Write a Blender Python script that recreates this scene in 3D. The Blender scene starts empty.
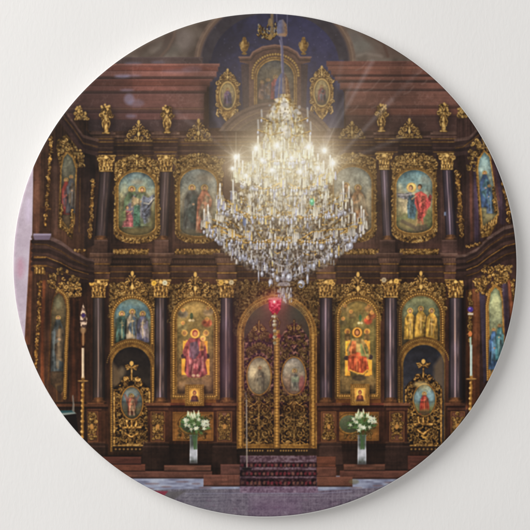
# A round button badge printed with a photograph of a gilded altar screen, lying on white
# textured paper.  The print is flat, so it is drawn here as a grid of small coloured faces;
# every printed thing (column, icon, door, chandelier ...) is a mesh of its own under the badge.
import bpy, math
import numpy as np

S = 2.5                      # grid cells per drawing unit (530 units across the picture)
N = int(530 * S) + 1
f32 = np.float32
ax = (np.arange(N) / S).astype(f32)
XX, YY = np.meshgrid(ax, ax)
C = np.zeros((N, N, 3), f32)
ID = np.zeros((N, N), np.int32)
rng = np.random.default_rng(7)

# ------------------------------------------------------------------ parts registry
PARTS = [None]
def P(name, parent=0, label=None, group=None):
    PARTS.append(dict(name=name, parent=parent, label=label, group=group))
    return len(PARTS) - 1

# ------------------------------------------------------------------ noise
def vnoise(sx, sy, seed):
    r = np.random.default_rng(seed)
    nx, ny = int(530 / sx) + 3, int(530 / sy) + 3
    L = r.random((ny, nx)).astype(f32)
    u, v = ax / sx, ax / sy
    iu, iv = u.astype(int), v.astype(int)
    fu, fv = u - iu, v - iv
    fu = fu * fu * (3 - 2 * fu); fv = fv * fv * (3 - 2 * fv)
    A = L[:, iu] * (1 - fu) + L[:, iu + 1] * fu
    return (A[iv] * (1 - fv)[:, None] + A[iv + 1] * fv[:, None]).astype(f32)
n08 = vnoise(0.9, 0.9, 1); n15 = vnoise(1.5, 1.5, 2); n25 = vnoise(2.5, 2.5, 3); n5 = vnoise(5, 5, 4)
n12 = vnoise(12, 12, 5); n40 = vnoise(40, 40, 6)
nv = vnoise(1.2, 26, 8); nh = vnoise(26, 1.3, 9); nv2 = vnoise(2.4, 9, 10); nh2 = vnoise(9, 2.0, 11)
nd = np.roll(vnoise(2, 2, 12), 3, 1)
fbm = n5 * .4 + n12 * .35 + n25 * .25

def blur(a, sig):
    s = sig * S
    fy = np.fft.fftfreq(N)[:, None]; fx = np.fft.rfftfreq(N)[None]
    g = np.exp(-2 * (np.pi * s) ** 2 * (fx * fx + fy * fy))
    if a.ndim == 2:
        return np.fft.irfft2(np.fft.rfft2(a) * g, s=a.shape).astype(f32)
    return np.stack([blur(a[..., i], sig) for i in range(3)], -1)

# ------------------------------------------------------------------ drawing helpers
def reg(x0, y0, x1, y1, pad=2):
    a = max(0, int((x0 - pad) * S)); b = min(N, int((x1 + pad) * S) + 1)
    c = max(0, int((y0 - pad) * S)); d = min(N, int((y1 + pad) * S) + 1)
    if b <= a or d <= c: return None
    return (slice(c, d), slice(a, b))
def aa(sd, soft=.45):
    return np.clip(.5 - sd / (2 * soft), 0, 1)
def c3(c): return np.array(c, f32) / 255.
def mix(a, b, t): return a + (b - a) * t[..., None]
def put(sl, m, col, pid=0, al=1.):
    if callable(col): col = col(sl)
    elif isinstance(col, tuple): col = c3(col)
    w = (m * al)[..., None]
    C[sl] = C[sl] * (1 - w) + col * w
    if pid: ID[sl][m > .5] = pid
def sd_rect(X, Y, x0, y0, x1, y1):
    return np.maximum(np.abs(X - (x0 + x1) / 2) - (x1 - x0) / 2, np.abs(Y - (y0 + y1) / 2) - (y1 - y0) / 2)
def sd_ell(X, Y, cx, cy, rx, ry):
    q = np.sqrt(((X - cx) / rx) ** 2 + ((Y - cy) / ry) ** 2) + 1e-6
    g = np.sqrt(((X - cx) / rx ** 2) ** 2 + ((Y - cy) / ry ** 2) ** 2) + 1e-6
    return (q - 1) * q / g
def sd_arch(X, Y, x0, x1, yt, yb, rise=None, brise=0):
    cx, hw = (x0 + x1) / 2, (x1 - x0) / 2
    r = hw if rise is None else rise
    ys = yt + r; yl = yb - brise
    d = sd_rect(X, Y, x0, yt, x1, yb)
    d = np.where(Y < ys, sd_ell(X, Y, cx, ys, hw, r), d)
    if brise: d = np.where(Y > yl, sd_ell(X, Y, cx, yl, hw, brise), d)
    return d
def sd_poly(X, Y, pts):
    d = np.full(X.shape, 1e9, f32); ins = np.zeros(X.shape, bool)
    n = len(pts)
    for i in range(n):
        (xa, ya), (xb, yb) = pts[i], pts[(i + 1) % n]
        ex, ey = xb - xa, yb - ya
        t = np.clip(((X - xa) * ex + (Y - ya) * ey) / (ex * ex + ey * ey + 1e-9), 0, 1)
        d = np.minimum(d, (X - xa - t * ex) ** 2 + (Y - ya - t * ey) ** 2)
        cnd = (ya > Y) != (yb > Y)
        xi = xa + (Y - ya) * ex / (ey if abs(ey) > 1e-9 else 1e-9)
        ins ^= cnd & (X < xi)
    d = np.sqrt(d)
    return np.where(ins, -d, d)
def sd_line(X, Y, pts, w0=0, w1=None):
    d = np.full(X.shape, 1e9, f32); n = len(pts) - 1
    for i in range(n):
        (xa, ya), (xb, yb) = pts[i], pts[i + 1]
        ex, ey = xb - xa, yb - ya
        t = np.clip(((X - xa) * ex + (Y - ya) * ey) / (ex * ex + ey * ey + 1e-9), 0, 1)
        w = w0 if w1 is None else w0 + (w1 - w0) * (i + t) / n
        d = np.minimum(d, np.sqrt((X - xa - t * ex) ** 2 + (Y - ya - t * ey) ** 2) - w)
    return d
def G(sl): return XX[sl], YY[sl]
def rect(x0, y0, x1, y1, col, pid=0, al=1., soft=.45):
    sl = reg(x0, y0, x1, y1)
    if sl: put(sl, aa(sd_rect(*G(sl), x0, y0, x1, y1), soft), col, pid, al)
def ell(cx, cy, rx, ry, col, pid=0, al=1., soft=.45):
    sl = reg(cx - rx, cy - ry, cx + rx, cy + ry, 2 + soft)
    if sl: put(sl, aa(sd_ell(*G(sl), cx, cy, rx, ry), soft), col, pid, al)
def poly(pts, col, pid=0, al=1., soft=.45):
    xs = [p[0] for p in pts]; ys = [p[1] for p in pts]
    sl = reg(min(xs), min(ys), max(xs), max(ys), 2 + soft)
    if sl: put(sl, aa(sd_poly(*G(sl), pts), soft), col, pid, al)
def arch(x0, x1, yt, yb, col, pid=0, al=1., rise=None, brise=0, soft=.45):
    sl = reg(x0, yt, x1, yb)
    if sl: put(sl, aa(sd_arch(*G(sl), x0, x1, yt, yb, rise, brise), soft), col, pid, al)
def line(pts, w, col, pid=0, al=1., soft=.45, w1=None):
    xs = [p[0] for p in pts]; ys = [p[1] for p in pts]; q = max(w, w1 or 0) + 1.5
    sl = reg(min(xs) - q, min(ys) - q, max(xs) + q, max(ys) + q)
    if sl: put(sl, aa(sd_line(*G(sl), pts, w, w1), soft), col, pid, al)
def glow(cx, cy, r, col, k):
    sl = reg(cx - 3 * r, cy - 3 * r, cx + 3 * r, cy + 3 * r)
    X, Y = G(sl); g = np.exp(-((X - cx) ** 2 + (Y - cy) ** 2) / (r * r)) * k
    C[sl] = 1 - (1 - C[sl]) * (1 - g[..., None] * c3(col))
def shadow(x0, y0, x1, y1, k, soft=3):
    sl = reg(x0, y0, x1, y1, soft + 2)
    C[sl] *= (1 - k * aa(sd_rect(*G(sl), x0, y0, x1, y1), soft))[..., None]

# ------------------------------------------------------------------ colour fields
def ramp(t, *cols):
    cols = [c3(c) for c in cols]; t = np.clip(t, 0, 1) * (len(cols) - 1)
    out = np.zeros(t.shape + (3,), f32)
    for i in range(len(cols) - 1):
        k = np.clip(t - i, 0, 1)
        out = mix(cols[0] * np.ones_like(out), cols[1], k) if i == 0 else mix(out, cols[i + 1], k)
    return out
GOLD = [(44, 30, 17), (112, 77, 34), (172, 126, 56), (230, 190, 112)]
def gold(bri=1., con=1.):
    def fn(sl):
        t = .47 + con * (.75 * (n15[sl] - .5) + .55 * (n25[sl] - .5) + .35 * (n08[sl] - .5))
        return ramp(t, *GOLD) * bri
    return fn
def smooth_gold(bri=1.):
    def fn(sl):
        t = .56 + .3 * (n15[sl] - .5) + .25 * (n5[sl] - .5)
        return ramp(t, *GOLD) * bri
    return fn
def wood(c=(60, 42, 36), amt=.35, horiz=False):
    b = c3(c)
    def fn(sl):
        g = (nh if horiz else nv)[sl]
        hue = np.stack([np.full(g.shape, .93, f32), np.full(g.shape, .92, f32), .80 + .14 * XX[sl] / 530], -1)
        return hue * b * (1 + .6 * amt * (g - .5) + .5 * (fbm[sl] - .5) + .4 * (n40[sl] - .5) + .14 * (n15[sl] - .5))[..., None]
    return fn
def stone(c, amt=.3):
    b = c3(c)
    def fn(sl):
        return b * (1 + amt * (nh2[sl] - .5) + amt * (fbm[sl] - .5) + .12 * (n08[sl] - .5))[..., None]
    return fn
def vgrad(y0, y1, *cols, amt=.25):
    def fn(sl):
        t = (YY[sl] - y0) / (y1 - y0) + .16 * (n5[sl] - .5)
        return ramp(t, *cols) * (1 + amt * (fbm[sl] - .5) + .12 * (n15[sl] - .5))[..., None]
    return fn

# ------------------------------------------------------------------ carved gold
def gstroke(pts, w, pid=0, bri=1., w1=None, edge=.65):
    xs = [p[0] for p in pts]; ys = [p[1] for p in pts]; q = max(w, w1 or 0) + 1.5
    sl = reg(min(xs) - q, min(ys) - q, max(xs) + q, max(ys) + q)
    if not sl: return
    X, Y = G(sl)
    d = sd_line(X, Y, pts, w, w1)
    put(sl, aa(d - .5), (30, 20, 12), pid, edge)
    put(sl, aa(d), ramp(.52 + .8 * (n15[sl] - .5) + .4 * (n5[sl] - .5), *GOLD) * bri)
    d2 = sd_line(X + .25, Y + .35, pts, w * .42, None if w1 is None else w1 * .42)
    put(sl, aa(d2, .4) * np.clip(.3 + 1.6 * (n15[sl] - .25), 0, 1), ramp(.95 + .3 * (n25[sl] - .5), *GOLD) * bri, 0, .85)
def spiral(cx, cy, r, a0, dirn=1, turns=1.2, w=.55, pid=0, bri=1.):
    k = int(9 * turns) + 3
    pts = []
    for i in range(k):
        t = i / (k - 1); a = a0 + dirn * t * turns * 2 * math.pi
        rr = r * (1 - .8 * t)
        pts.append((cx + rr * math.cos(a), cy + rr * math.sin(a)))
    gstroke(pts, w, pid, bri, w1=w * .8)
def bead_path(pts, step, r, pid=0, bri=1.):
    acc = 0; last = pts[0]
    out = [last]
    for p in pts[1:]:
        L = math.dist(last, p)
        while acc + L >= step:
            t = (step - acc) / L
            last = (last[0] + (p[0] - last[0]) * t, last[1] + (p[1] - last[1]) * t)
            out.append(last); L = math.dist(last, p); acc = 0
        acc += L; last = p
    for x, y in out:
        ell(x, y, r + .35, r + .35, (40, 26, 14), 0, .6)
        ell(x, y, r, r, (172 * bri, 126 * bri, 54 * bri), pid)
        ell(x - .2, y - .3, r * .5, r * .5, (226 * bri, 190 * bri, 116 * bri), 0, .55)
def arch_pts(x0, x1, yt, yb, rise=None, brise=0, n=16):
    cx, hw = (x0 + x1) / 2, (x1 - x0) / 2; r = hw if rise is None else rise
    pts = [(x0, yb - brise)]
    pts += [(cx - hw * math.cos(math.pi * i / n), yt + r - r * math.sin(math.pi * i / n)) for i in range(n + 1)]
    pts += [(x1, yb - brise)]
    if brise:
        pts += [(cx + hw * math.cos(math.pi * i / n), yb - brise + brise * math.sin(math.pi * i / n)) for i in range(1, n + 1)]
    return pts
def crest(cx, y0, y1, hw, pid, bri=1.):
    h = y1 - y0
    sl = reg(cx - hw, y0, cx + hw, y1)
    X, Y = G(sl)
    env = np.abs(X - cx) / hw - np.clip((Y - y0) / h, 0, 1) ** .8
    m = aa(env * hw * .6 + 1.5, 1.) * (Y < y1) * np.clip((n25[sl] - .3) * 4, 0, 1)
    put(sl, m, gold(.85 * bri, 1.2), 0, .85)
    ID[sl][(env * hw * .6 + 1.0 < 0) & (Y < y1) & (Y > y0)] = pid
    for s in (-1, 1):
        spiral(cx + s * hw * .33, y0 + h * .58, hw * .23, -math.pi / 2 - s * .5, s, 1.3, .6, pid, bri)
        spiral(cx + s * hw * .68, y0 + h * .76, hw * .2, -math.pi / 2 - s * .3, s, 1.3, .55, pid, bri)
        spiral(cx + s * hw * .2, y0 + h * .86, hw * .13, math.pi / 2, -s, 1.1, .5, pid, bri)
        spiral(cx + s * hw * .9, y0 + h * .93, hw * .1, 0 if s > 0 else math.pi, s, 1, .5, pid, bri)
        gstroke([(cx, y0 + h * .5), (cx + s * hw * .1, y0 + h * .25), (cx + s * hw * .2, y0 + h * .2)], .6, pid, bri, .3)
        gstroke([(cx + s * hw * .15, y0 + h * .45), (cx + s * hw * .3, y0 + h * .3), (cx + s * hw * .42, y0 + h * .36)], .55, pid, bri, .3)
        gstroke([(cx + s * hw * .5, y0 + h * .6), (cx + s * hw * .62, y0 + h * .48), (cx + s * hw * .72, y0 + h * .55)], .5, pid, bri, .3)
    gstroke([(cx, y1 - .5), (cx, y0 + h * .1)], .8, pid, bri, .5)
    ell(cx, y0 + h * .1, hw * .07 + .5, h * .09 + .3, (206 * bri, 164 * bri, 84 * bri), pid)
    ell(cx, y0 + h * .66, hw * .08 + .3, h * .1, (222 * bri, 184 * bri, 104 * bri), pid)
    gstroke([(cx - hw, y1), (cx + hw, y1)], .55, pid, bri * .85)
def foliage(inside, box, n, cx, seed, pid=0, bri=1., rmin=1.1, rmax=2.6, w=.45):
    """mirrored scrolls scattered where inside(x, y) is true, on both sides of cx"""
    r = np.random.default_rng(seed)
    x0, y0, x1, y1 = box
    for _ in range(n):
        x, y = r.uniform(x0, x1), r.uniform(y0, y1)
        if not inside(x, y): continue
        rad = r.uniform(rmin, rmax); a = r.uniform(0, 6.28); dr = r.choice((-1, 1)); b = bri * r.uniform(.75, 1.12)
        for s in ((1, -1) if cx is not None else (1,)):
            px = x if s == 1 else 2 * cx - x
            if not inside(px, y): continue
            spiral(px, y, rad, a if s == 1 else math.pi - a, dr * s, r.uniform(.7, 1.2), w, pid, b)
def garland(pts, w, pid, bri=1., seed=0, step=1.7):
    """a vertical string of carved leaves and fruit"""
    r = np.random.default_rng(seed + 100); w *= 1.35
    line(pts, w * .8, (32, 22, 14), 0, .5, .8); line(pts, w * .55, gold(.6 * bri), pid, .9)
    for (xa, ya), (xb, yb) in zip(pts[:-1], pts[1:]):
        k = max(1, int(math.dist((xa, ya), (xb, yb)) / step))
        for i in range(k):
            t = i / k; x = xa + (xb - xa) * t + r.uniform(-.35, .35) * w; y = ya + (yb - ya) * t; g = bri * r.uniform(.6, 1.15)
            if r.random() < .4: ell(x, y, w * r.uniform(.35, .7), w * r.uniform(.4, .8), gold(g * 1.15, .7), pid, .95)
            elif r.random() < .5: spiral(x, y, w * r.uniform(.5, .9), r.uniform(0, 6.3), r.choice((-1, 1)), 1., .55, pid, g)
            else:
                a = r.uniform(0, 6.3); L = w * r.uniform(.6, 1.2); gstroke([(x, y), (x + L * math.cos(a), y + L * math.sin(a))], .75, pid, g, .4)

# ------------------------------------------------------------------ painted figures inside the icons
def saint(cx, yh, h, robe, mantle, hr=None, lean=0., wide=1., skin=(184, 134, 96), halo=(196, 156, 78), al=.92):
    hr = h * .11 if hr is None else hr
    ell(cx, yh, hr, hr, (96, 70, 34), 0, .7 * al)
    ell(cx, yh, hr * .88, hr * .88, halo, 0, .85 * al)
    w = h * .145 * wide; xb = cx + lean * h; yb = yh + h * .86
    fold = lambda c: (lambda sl: c3(c) * (.95 + .6 * (nv2[sl] - .5) + .4 * (n25[sl] - .5))[..., None])
    poly([(cx - w * .6, yh + hr * .5), (cx + w * .6, yh + hr * .5), (cx + w * 1.3, yh + h * .2), (xb + w * 1.65, yb + 1), (xb - w * 1.65, yb + 1), (cx - w * 1.3, yh + h * .2)], (26, 20, 18), 0, .38 * al, 1.)
    poly([(cx - w * .35, yh + hr * .5), (cx + w * .35, yh + hr * .5), (cx + w, yh + h * .2), (cx + w * 1.15, yh + h * .45),
          (xb + w * 1.3, yb), (xb - w * 1.3, yb), (cx - w * 1.15, yh + h * .45), (cx - w, yh + h * .2)], fold(robe), 0, al, .6)
    poly([(cx + w * .2, yh + h * .12), (cx + w, yh + h * .2), (cx + w * 1.3, yh + h * .5), (xb + w * 1.25, yb - h * .12), (xb - w * .2, yb - h * .2),
          (cx - w * .9, yh + h * .48), (cx - w * .7, yh + h * .38)], fold(mantle), 0, al * .9, .6)
    rr = np.random.default_rng(int(cx * 37 + yh * 11))
    for k in range(7):
        u0 = rr.uniform(-.8, .8); u1 = u0 + rr.uniform(-.35, .35); ta = rr.uniform(.16, .5); tb = rr.uniform(.55, .86)
        line([(cx + u0 * w, yh + h * ta), (cx + (xb - cx) * .6 + (u0 + u1) / 2 * w * 1.2, yh + h * (ta + tb) / 2), (xb + u1 * w * 1.25, yh + h * tb)], h * .012 + .15, (26, 20, 20) if k % 2 else tuple(min(255, v * 1.5 + 20) for v in (robe if k % 3 else mantle)), 0, .38 * al, .5)
    poly([(cx + w * .5, yh + h * .16), (cx + w, yh + h * .2), (xb + w * 1.3, yb), (xb + w * .6, yb)], (16, 12, 14), 0, .35 * al, h * .03)
    sg = 1 if rr.random() < .5 else -1; hy = rr.uniform(.24, .40)
    line([(cx + sg * w * .9, yh + h * .24), (cx + sg * w * .75, yh + h * (hy + .05)), (cx - sg * w * .1, yh + h * hy)], h * .03, tuple(min(255, v * 1.25 + 10) for v in robe), 0, .6 * al, .5); ell(cx - sg * w * .2, yh + h * hy, h * .024, h * .02, skin, 0, .8 * al)
    ell(cx, yh - hr * .08, hr * .48, hr * .6, (74, 50, 34), 0, al)
    ell(cx, yh + hr * .06, hr * .36, hr * .48, skin, 0, al)
    ell(cx, yh + hr * .5, hr * .26, hr * .25, (92, 66, 46), 0, .6)
def darkline(x0, x1, y, al=.5, w=.5): rect(x0, y - w, x1, y + w, (20, 14, 12), 0, al, .5)
def goldline(x0, x1, y, bri=.8, w=.5, pid=0, al=.9):
    rect(x0, y - w - .5, x1, y + w + .7, (26, 18, 14), 0, .5 * al, .5)
    rect(x0, y - w, x1, y + w, smooth_gold(bri), pid, al)
def gline(pts, w=.5, bri=.8, al=.9):
    line(pts, w + .5, (26, 18, 14), 0, .45 * al)
    line(pts, w, smooth_gold(bri), 0, al)
# =================================================================== THE PRINT, back to front
# ---- vault, ribs and blue apse
full = (slice(0, N), slice(0, N))
p_screen = P('altar_screen', label='dark wooden altar screen with gilt mouldings')
C[:] = wood((56, 42, 38), .4)(full); ID[:] = p_screen
p_vault = P('painted_vault', label='grey painted vault at the top of the print')
rect(60, 0, 480, 66, lambda sl: ramp(.48 + .7 * (n12[sl] - .5) + .3 * (n5[sl] - .5) + .5 * (n40[sl] - .5), (62, 55, 52), (86, 80, 77), (112, 106, 104)), p_vault)
# mural blotches
for x, y, rx, ry, c, a in ((184, 40, 9, 11, (122, 118, 122), .5), (168, 50, 12, 7, (84, 86, 86), .4), (150, 40, 10, 9, (58, 50, 48), .5), (362, 46, 14, 8, (98, 106, 108), .5), (378, 52, 12, 6, (92, 82, 80), .4), (354, 36, 8, 6, (82, 82, 86), .5), (392, 50, 9, 5, (70, 56, 54), .5)):
    ell(x, y, rx, ry, c, 0, a, 4)
poly([(112, 56), (134, 44), (150, 34), (160, 30), (150, 44), (140, 56)], (72, 62, 58), 0, .6, 2); poly([(150, 56), (160, 48), (166, 36), (170, 27), (176, 26), (176, 40), (168, 52), (163, 57)], (66, 56, 54), 0, .6, 1.5); poly([(356, 30), (372, 34), (392, 46), (408, 58), (384, 58), (370, 44)], (78, 66, 62), 0, .55, 2); line([(352, 57), (366, 53), (382, 56)], 1, (126, 122, 120), 0, .4, 1.5)
line([(161, 56), (168, 48), (174, 36), (175, 28)], 1.2, (92, 78, 72), 0, .6, .8)
line([(140, 48), (150, 42), (163, 40)], 1., (84, 74, 70), 0, .4, .8)
line([(372, 36), (384, 44), (388, 56)], 1.5, (66, 48, 44), 0, .6, .8)
p_rib = P('arch_rib', label='brown rib of the arch around the blue apse')
def halfarch(rx, top, col, pid, al=1., base=62):
    pts = [(275 + rx * math.cos(a), base - (base - top) * math.sin(a)) for a in np.linspace(math.pi, 0, 40)]
    poly(pts + [(275 + rx, 70), (275 - rx, 70)], col, pid, al, .7)
halfarch(81, -6, lambda sl: ramp(.5 + 1.2 * (fbm[sl] - .5), (82, 66, 58), (112, 92, 78)), p_rib)
halfarch(78.5, -4, (128, 104, 84), 0, .6); halfarch(77.5, -3, (86, 68, 58), 0, .9); halfarch(75, -1, (66, 56, 58), 0)
p_soffit = P('arch_soffit', label='dark shaded underside of the arch')
halfarch(73.5, 0, lambda sl: ramp(.5 + 1.2 * (fbm[sl] - .5), (40, 36, 42), (56, 52, 58)), p_soffit)
p_apse = P('blue_apse', label='deep blue apse wall behind the top icon')
blue = lambda sl: ramp(.35 + .9 * (fbm[sl] - .5) + .35 * (n40[sl] - .5) + (XX[sl] - 275) / 300, (34, 33, 46), (42, 42, 68), (52, 51, 84))
halfarch(64, 12, blue, p_apse, 1, 64)
rect(209, 60, 344, 128, blue, p_apse)
r_ = np.random.default_rng(3)
for _ in range(90):
    ell(r_.uniform(214, 336), r_.uniform(22, 110), .45, .45, (112, 112, 142), 0, .35)
# ---- marble cornices left and right
p_cl = P('marble_cornice', label='reddish brown marble cornice, left'); p_cr = P('marble_cornice', label='reddish brown marble cornice, right')
def marble(c):
    def fn(sl):
        v = np.exp(-((n12[sl] + .35 * n25[sl] - .67) / .035) ** 2)
        return c3(c) * c3((278, 262, 246)) * (1 + .14 * (nh[sl] - .5) + .30 * (fbm[sl] - .5) + .45 * (n40[sl] - .5) + .05 * (n08[sl] - .5))[..., None] + v[..., None] * .05
    return fn
layersL = [(57, 64, 202.5, (74, 62, 64)), (63.5, 66, 219.5, (128, 82, 74)), (66, 71, 218, (104, 60, 54)), (71, 76.5, 216.5, (120, 80, 76)), (76.5, 79, 214, (62, 42, 40)),
           (79, 81, 212, (108, 66, 60)), (81, 86, 210, (86, 52, 46)), (86, 91, 207, (104, 66, 62)), (91, 93.5, 205, (60, 42, 40)), (93.5, 108, 204, (92, 62, 60)), (108, 110, 204, (92, 64, 54)), (110, 113, 204, (66, 46, 46)),
           (113, 120, 203.5, (84, 56, 56)), (120, 132, 203, (58, 44, 46))]
layersR = [(61, 66, 326.5, (98, 62, 56)), (66, 70, 328, (112, 72, 62)), (70, 74.5, 331, (104, 66, 58)), (74.5, 76.5, 333, (58, 38, 36)), (76.5, 80, 335, (106, 68, 60)), (80, 82.5, 338, (56, 38, 36)), (82.5, 89, 340, (98, 64, 58)),
           (89, 91, 343, (62, 42, 40)), (91, 106, 345, (98, 66, 60)), (106, 108.5, 345, (70, 46, 42)), (108.5, 115, 345, (96, 60, 52)), (115, 117, 345, (66, 44, 42)), (117, 132, 346, (66, 46, 44))]
for y0, y1, xe, c in layersL:
    rect(60, y0, xe, y1 + .4, marble(c), p_cl, 1, .6)
    rect(60, y0, xe, y0 + .9, tuple(min(255, v * 1.25) for v in c), 0, .5)
    rect(60, y1 - .8, xe, y1 + .2, tuple(v * .6 for v in c), 0, .55)
for y0, y1, xe, c in layersR:
    rect(xe, y0, 470, y1 + .4, marble(c), p_cr, 1, .6)
    rect(xe, y0, 470, y0 + .8, tuple(min(255, v * 1.22) for v in c), 0, .45)
    rect(xe, y1 - .8, 470, y1 + .2, tuple(v * .6 for v in c), 0, .5)
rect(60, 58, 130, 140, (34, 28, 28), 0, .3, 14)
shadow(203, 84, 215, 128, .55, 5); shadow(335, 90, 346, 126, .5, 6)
for x, y, rx, ry, a in ((122, 76, 7, 1.6, .6), (133, 75.5, 7, 1.2, .35), (127, 90, 6, 1.2, .4), (129, 99, 5, 5.5, .5), (136, 103, 8, 4, .3), (131, 116, 5, 2, .4), (158, 62, 6, 1.2, .3), (133, 63, 8, 1.4, .3), (176, 71, 14, 2.4, .16), (192, 69, 10, 3, .2)):
    ell(x, y, rx, ry, (150, 148, 186), 0, a, 1.6)
for x, y, L in ((356, 70, 12), (364, 92, 16), (385, 86, 9), (417, 74, 6), (422, 84, 5), (404, 94, 10), (372, 108, 12), (350, 112, 8)):
    line([(x, y), (x + L * .5, y - L * .2), (x + L, y - L * .8)], .5, (168, 140, 132), 0, .3, .8)

# ---- top arched icon with its pediment
p_top = P('arched_icon', label='arched icon at the very top, in a brown pediment')
p_tp = P('painting', p_top); p_tu = [P('urn', label='gilt urn beside the top icon, left'), P('urn', label='gilt urn beside the top icon, right')]
br = wood((84, 60, 52), .3, True)
poly([(239, 56.5), (250, 56.5), (252, 52), (262, 46), (275, 44), (288, 46), (297, 52), (300, 56.5), (311, 56.5), (310, 62), (302, 64), (302, 130), (248, 130), (248, 64), (240, 62)], br, p_top)
poly([(241, 64), (249, 64), (249, 108), (243, 108)], wood((52, 42, 46), .3), p_top); poly([(301, 64), (308, 64), (306, 108), (301, 108)], wood((52, 42, 46), .3), p_top)
line([(239, 57), (250, 57), (253, 52), (262, 47), (275, 45), (288, 47), (297, 52), (300, 57), (311, 57)], .8, (124, 90, 76), 0, .8)
line([(240, 60), (251, 60), (255, 54.5), (264, 50), (275, 48.3), (286, 50), (295, 54.5), (299, 60), (310, 60)], .7, (46, 34, 32), 0, .8)
bead_path(arch_pts(252.5, 298.5, 54, 78, rise=20), 2.7, 1.25, p_top, .82)
arch(254, 297, 56.5, 107, smooth_gold(.8), p_top, rise=20); arch(255.3, 295.7, 58, 106, (70, 50, 32), 0, rise=19)
arch(256, 295, 58.8, 105, smooth_gold(.9), p_top, rise=18.5)
arch(257.2, 293.8, 60.2, 104, vgrad(60, 104, (66, 70, 78), (84, 80, 68), (66, 56, 48), (58, 50, 46)), p_tp, rise=18)
for x, y, h, a, b in ((262, 82, 20, (108, 74, 56), (70, 66, 80)), (268, 80, 22, (60, 70, 92), (120, 84, 56)), (275.5, 77, 26, (160, 52, 56), (56, 62, 104)), (286, 82, 20, (70, 64, 60), (100, 80, 56))):
    saint(x, y, h, a, b, al=.6)
ell(274, 72, 4, 3, (160, 140, 100), 0, .35, 2)
for i, x in enumerate((244.3, 303.6)):
    u = p_tu[i]
    for cy, rx, ry in ((53.5, 2.6, 1.2), (51, 1.2, 2)): ell(x, cy, rx, ry, smooth_gold(.72), u)
    ell(x, 46, 4.1, 6.2, lambda sl: ramp(.55 - .12 * (XX[sl] - XX[sl].mean()) / 1.5 + .4 * (n15[sl] - .5), *GOLD) * .78, u)
    rect(x - 2.4, 39.5, x + 2.4, 41.2, smooth_gold(.75), u); ell(x, 38.2, 1.8, 1.5, smooth_gold(.8), u); ell(x - 1.4, 44.5, .8, 3, (226, 190, 120), 0, .4, .7)
    line([(x - 4, 42), (x - 4.8, 44.5), (x - 3.8, 47)], .4, smooth_gold(.7), u); line([(x + 4, 42), (x + 4.8, 44.5), (x + 3.8, 47)], .4, smooth_gold(.7), u)

# ---- oval icons hanging on the apse
def oval_icon(cx, cy, lab, a, b):
    p = P('oval_icon', label=lab); q = P('painting', p)
    ell(cx + 1.5, cy + 2, 13, 21, (16, 14, 22), 0, .5, 3)
    ell(cx, cy, 11.8, 20, gold(.9, .7), p)
    crest(cx, cy - 27, cy - 14, 9, p, .95)
    for s in (-1, 1):
        spiral(cx + s * 9.6, cy - 12, 2.6, 0, s, 1.2, .6, p, .95); spiral(cx + s * 10.5, cy - 4, 2, 1.5, s, 1.2, .55, p, .9)
        spiral(cx + s * 10, cy + 9, 2.4, 0, -s, 1.2, .6, p, .9); spiral(cx + s * 7.5, cy + 16, 3, 2, -s, 1.2, .6, p, .95)
        gstroke([(cx + s * 10, cy + 14), (cx + s * 11, cy + 19), (cx + s * 9, cy + 21)], .6, p)
        gstroke([(cx + s * 6, cy + 18), (cx + s * 3.5, cy + 22), (cx, cy + 26)], .9, p)
    poly([(cx - 6, cy + 17), (cx + 6, cy + 17), (cx + 2.6, cy + 23), (cx, cy + 27), (cx - 2.6, cy + 23)], gold(.95, .8), p, .85)
    for rr, c in ((1, (70, 48, 24)), (.93, (204, 164, 84)), (.84, (206, 170, 92))): ell(cx, cy, 9.2 * rr, 15.6 * rr, c, p, .85)
    ell(cx, cy, 7.4, 12.8, (76, 54, 28), 0, .9); 
    ell(cx, cy, 6.9, 12.3, vgrad(cy - 12, cy + 12, (170, 150, 92), (142, 124, 86), (84, 84, 66)), q)
    saint(cx, cy - 6, 20, a, b, al=.85, wide=1.1); ell(cx, cy + 10, 5, 2, (70, 72, 60), 0, .6, 1)
oval_icon(227.6, 95.5, 'small oval icon in a gilt frame, left of the top icon', (92, 66, 108), (58, 60, 108))
oval_icon(321.8, 92.5, 'small oval icon in a gilt frame, right of the top icon', (124, 60, 62), (56, 76, 96))

# ---- curved pediment under the top icon (mostly behind the chandelier)
p_ped = P('curved_pediment', label='brown curved pediment behind the chandelier')
def ringband(r0, r1, col, pid=0, al=1.):
    sl = reg(200, 100, 350, 150); X, Y = G(sl)
    d = np.sqrt(((X - 275) / 1.12) ** 2 + ((Y - 160)) ** 2)
    put(sl, aa(np.maximum(d - r1, r0 - d), .6) * (Y < 138), col, pid, al)
ringband(0, 58, wood((62, 50, 46), .25), p_ped)
for r0, r1, c in ((55, 58, (84, 66, 57)), (53.5, 55, (60, 47, 43)), (50, 53.5, (84, 66, 57)), (49, 50, (122, 97, 70)), (45, 49, (78, 61, 54)), (44, 45, (96, 78, 60)), (40, 44, (62, 50, 46))):
    ringband(r0, r1, stone(c, .2), p_ped)
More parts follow.
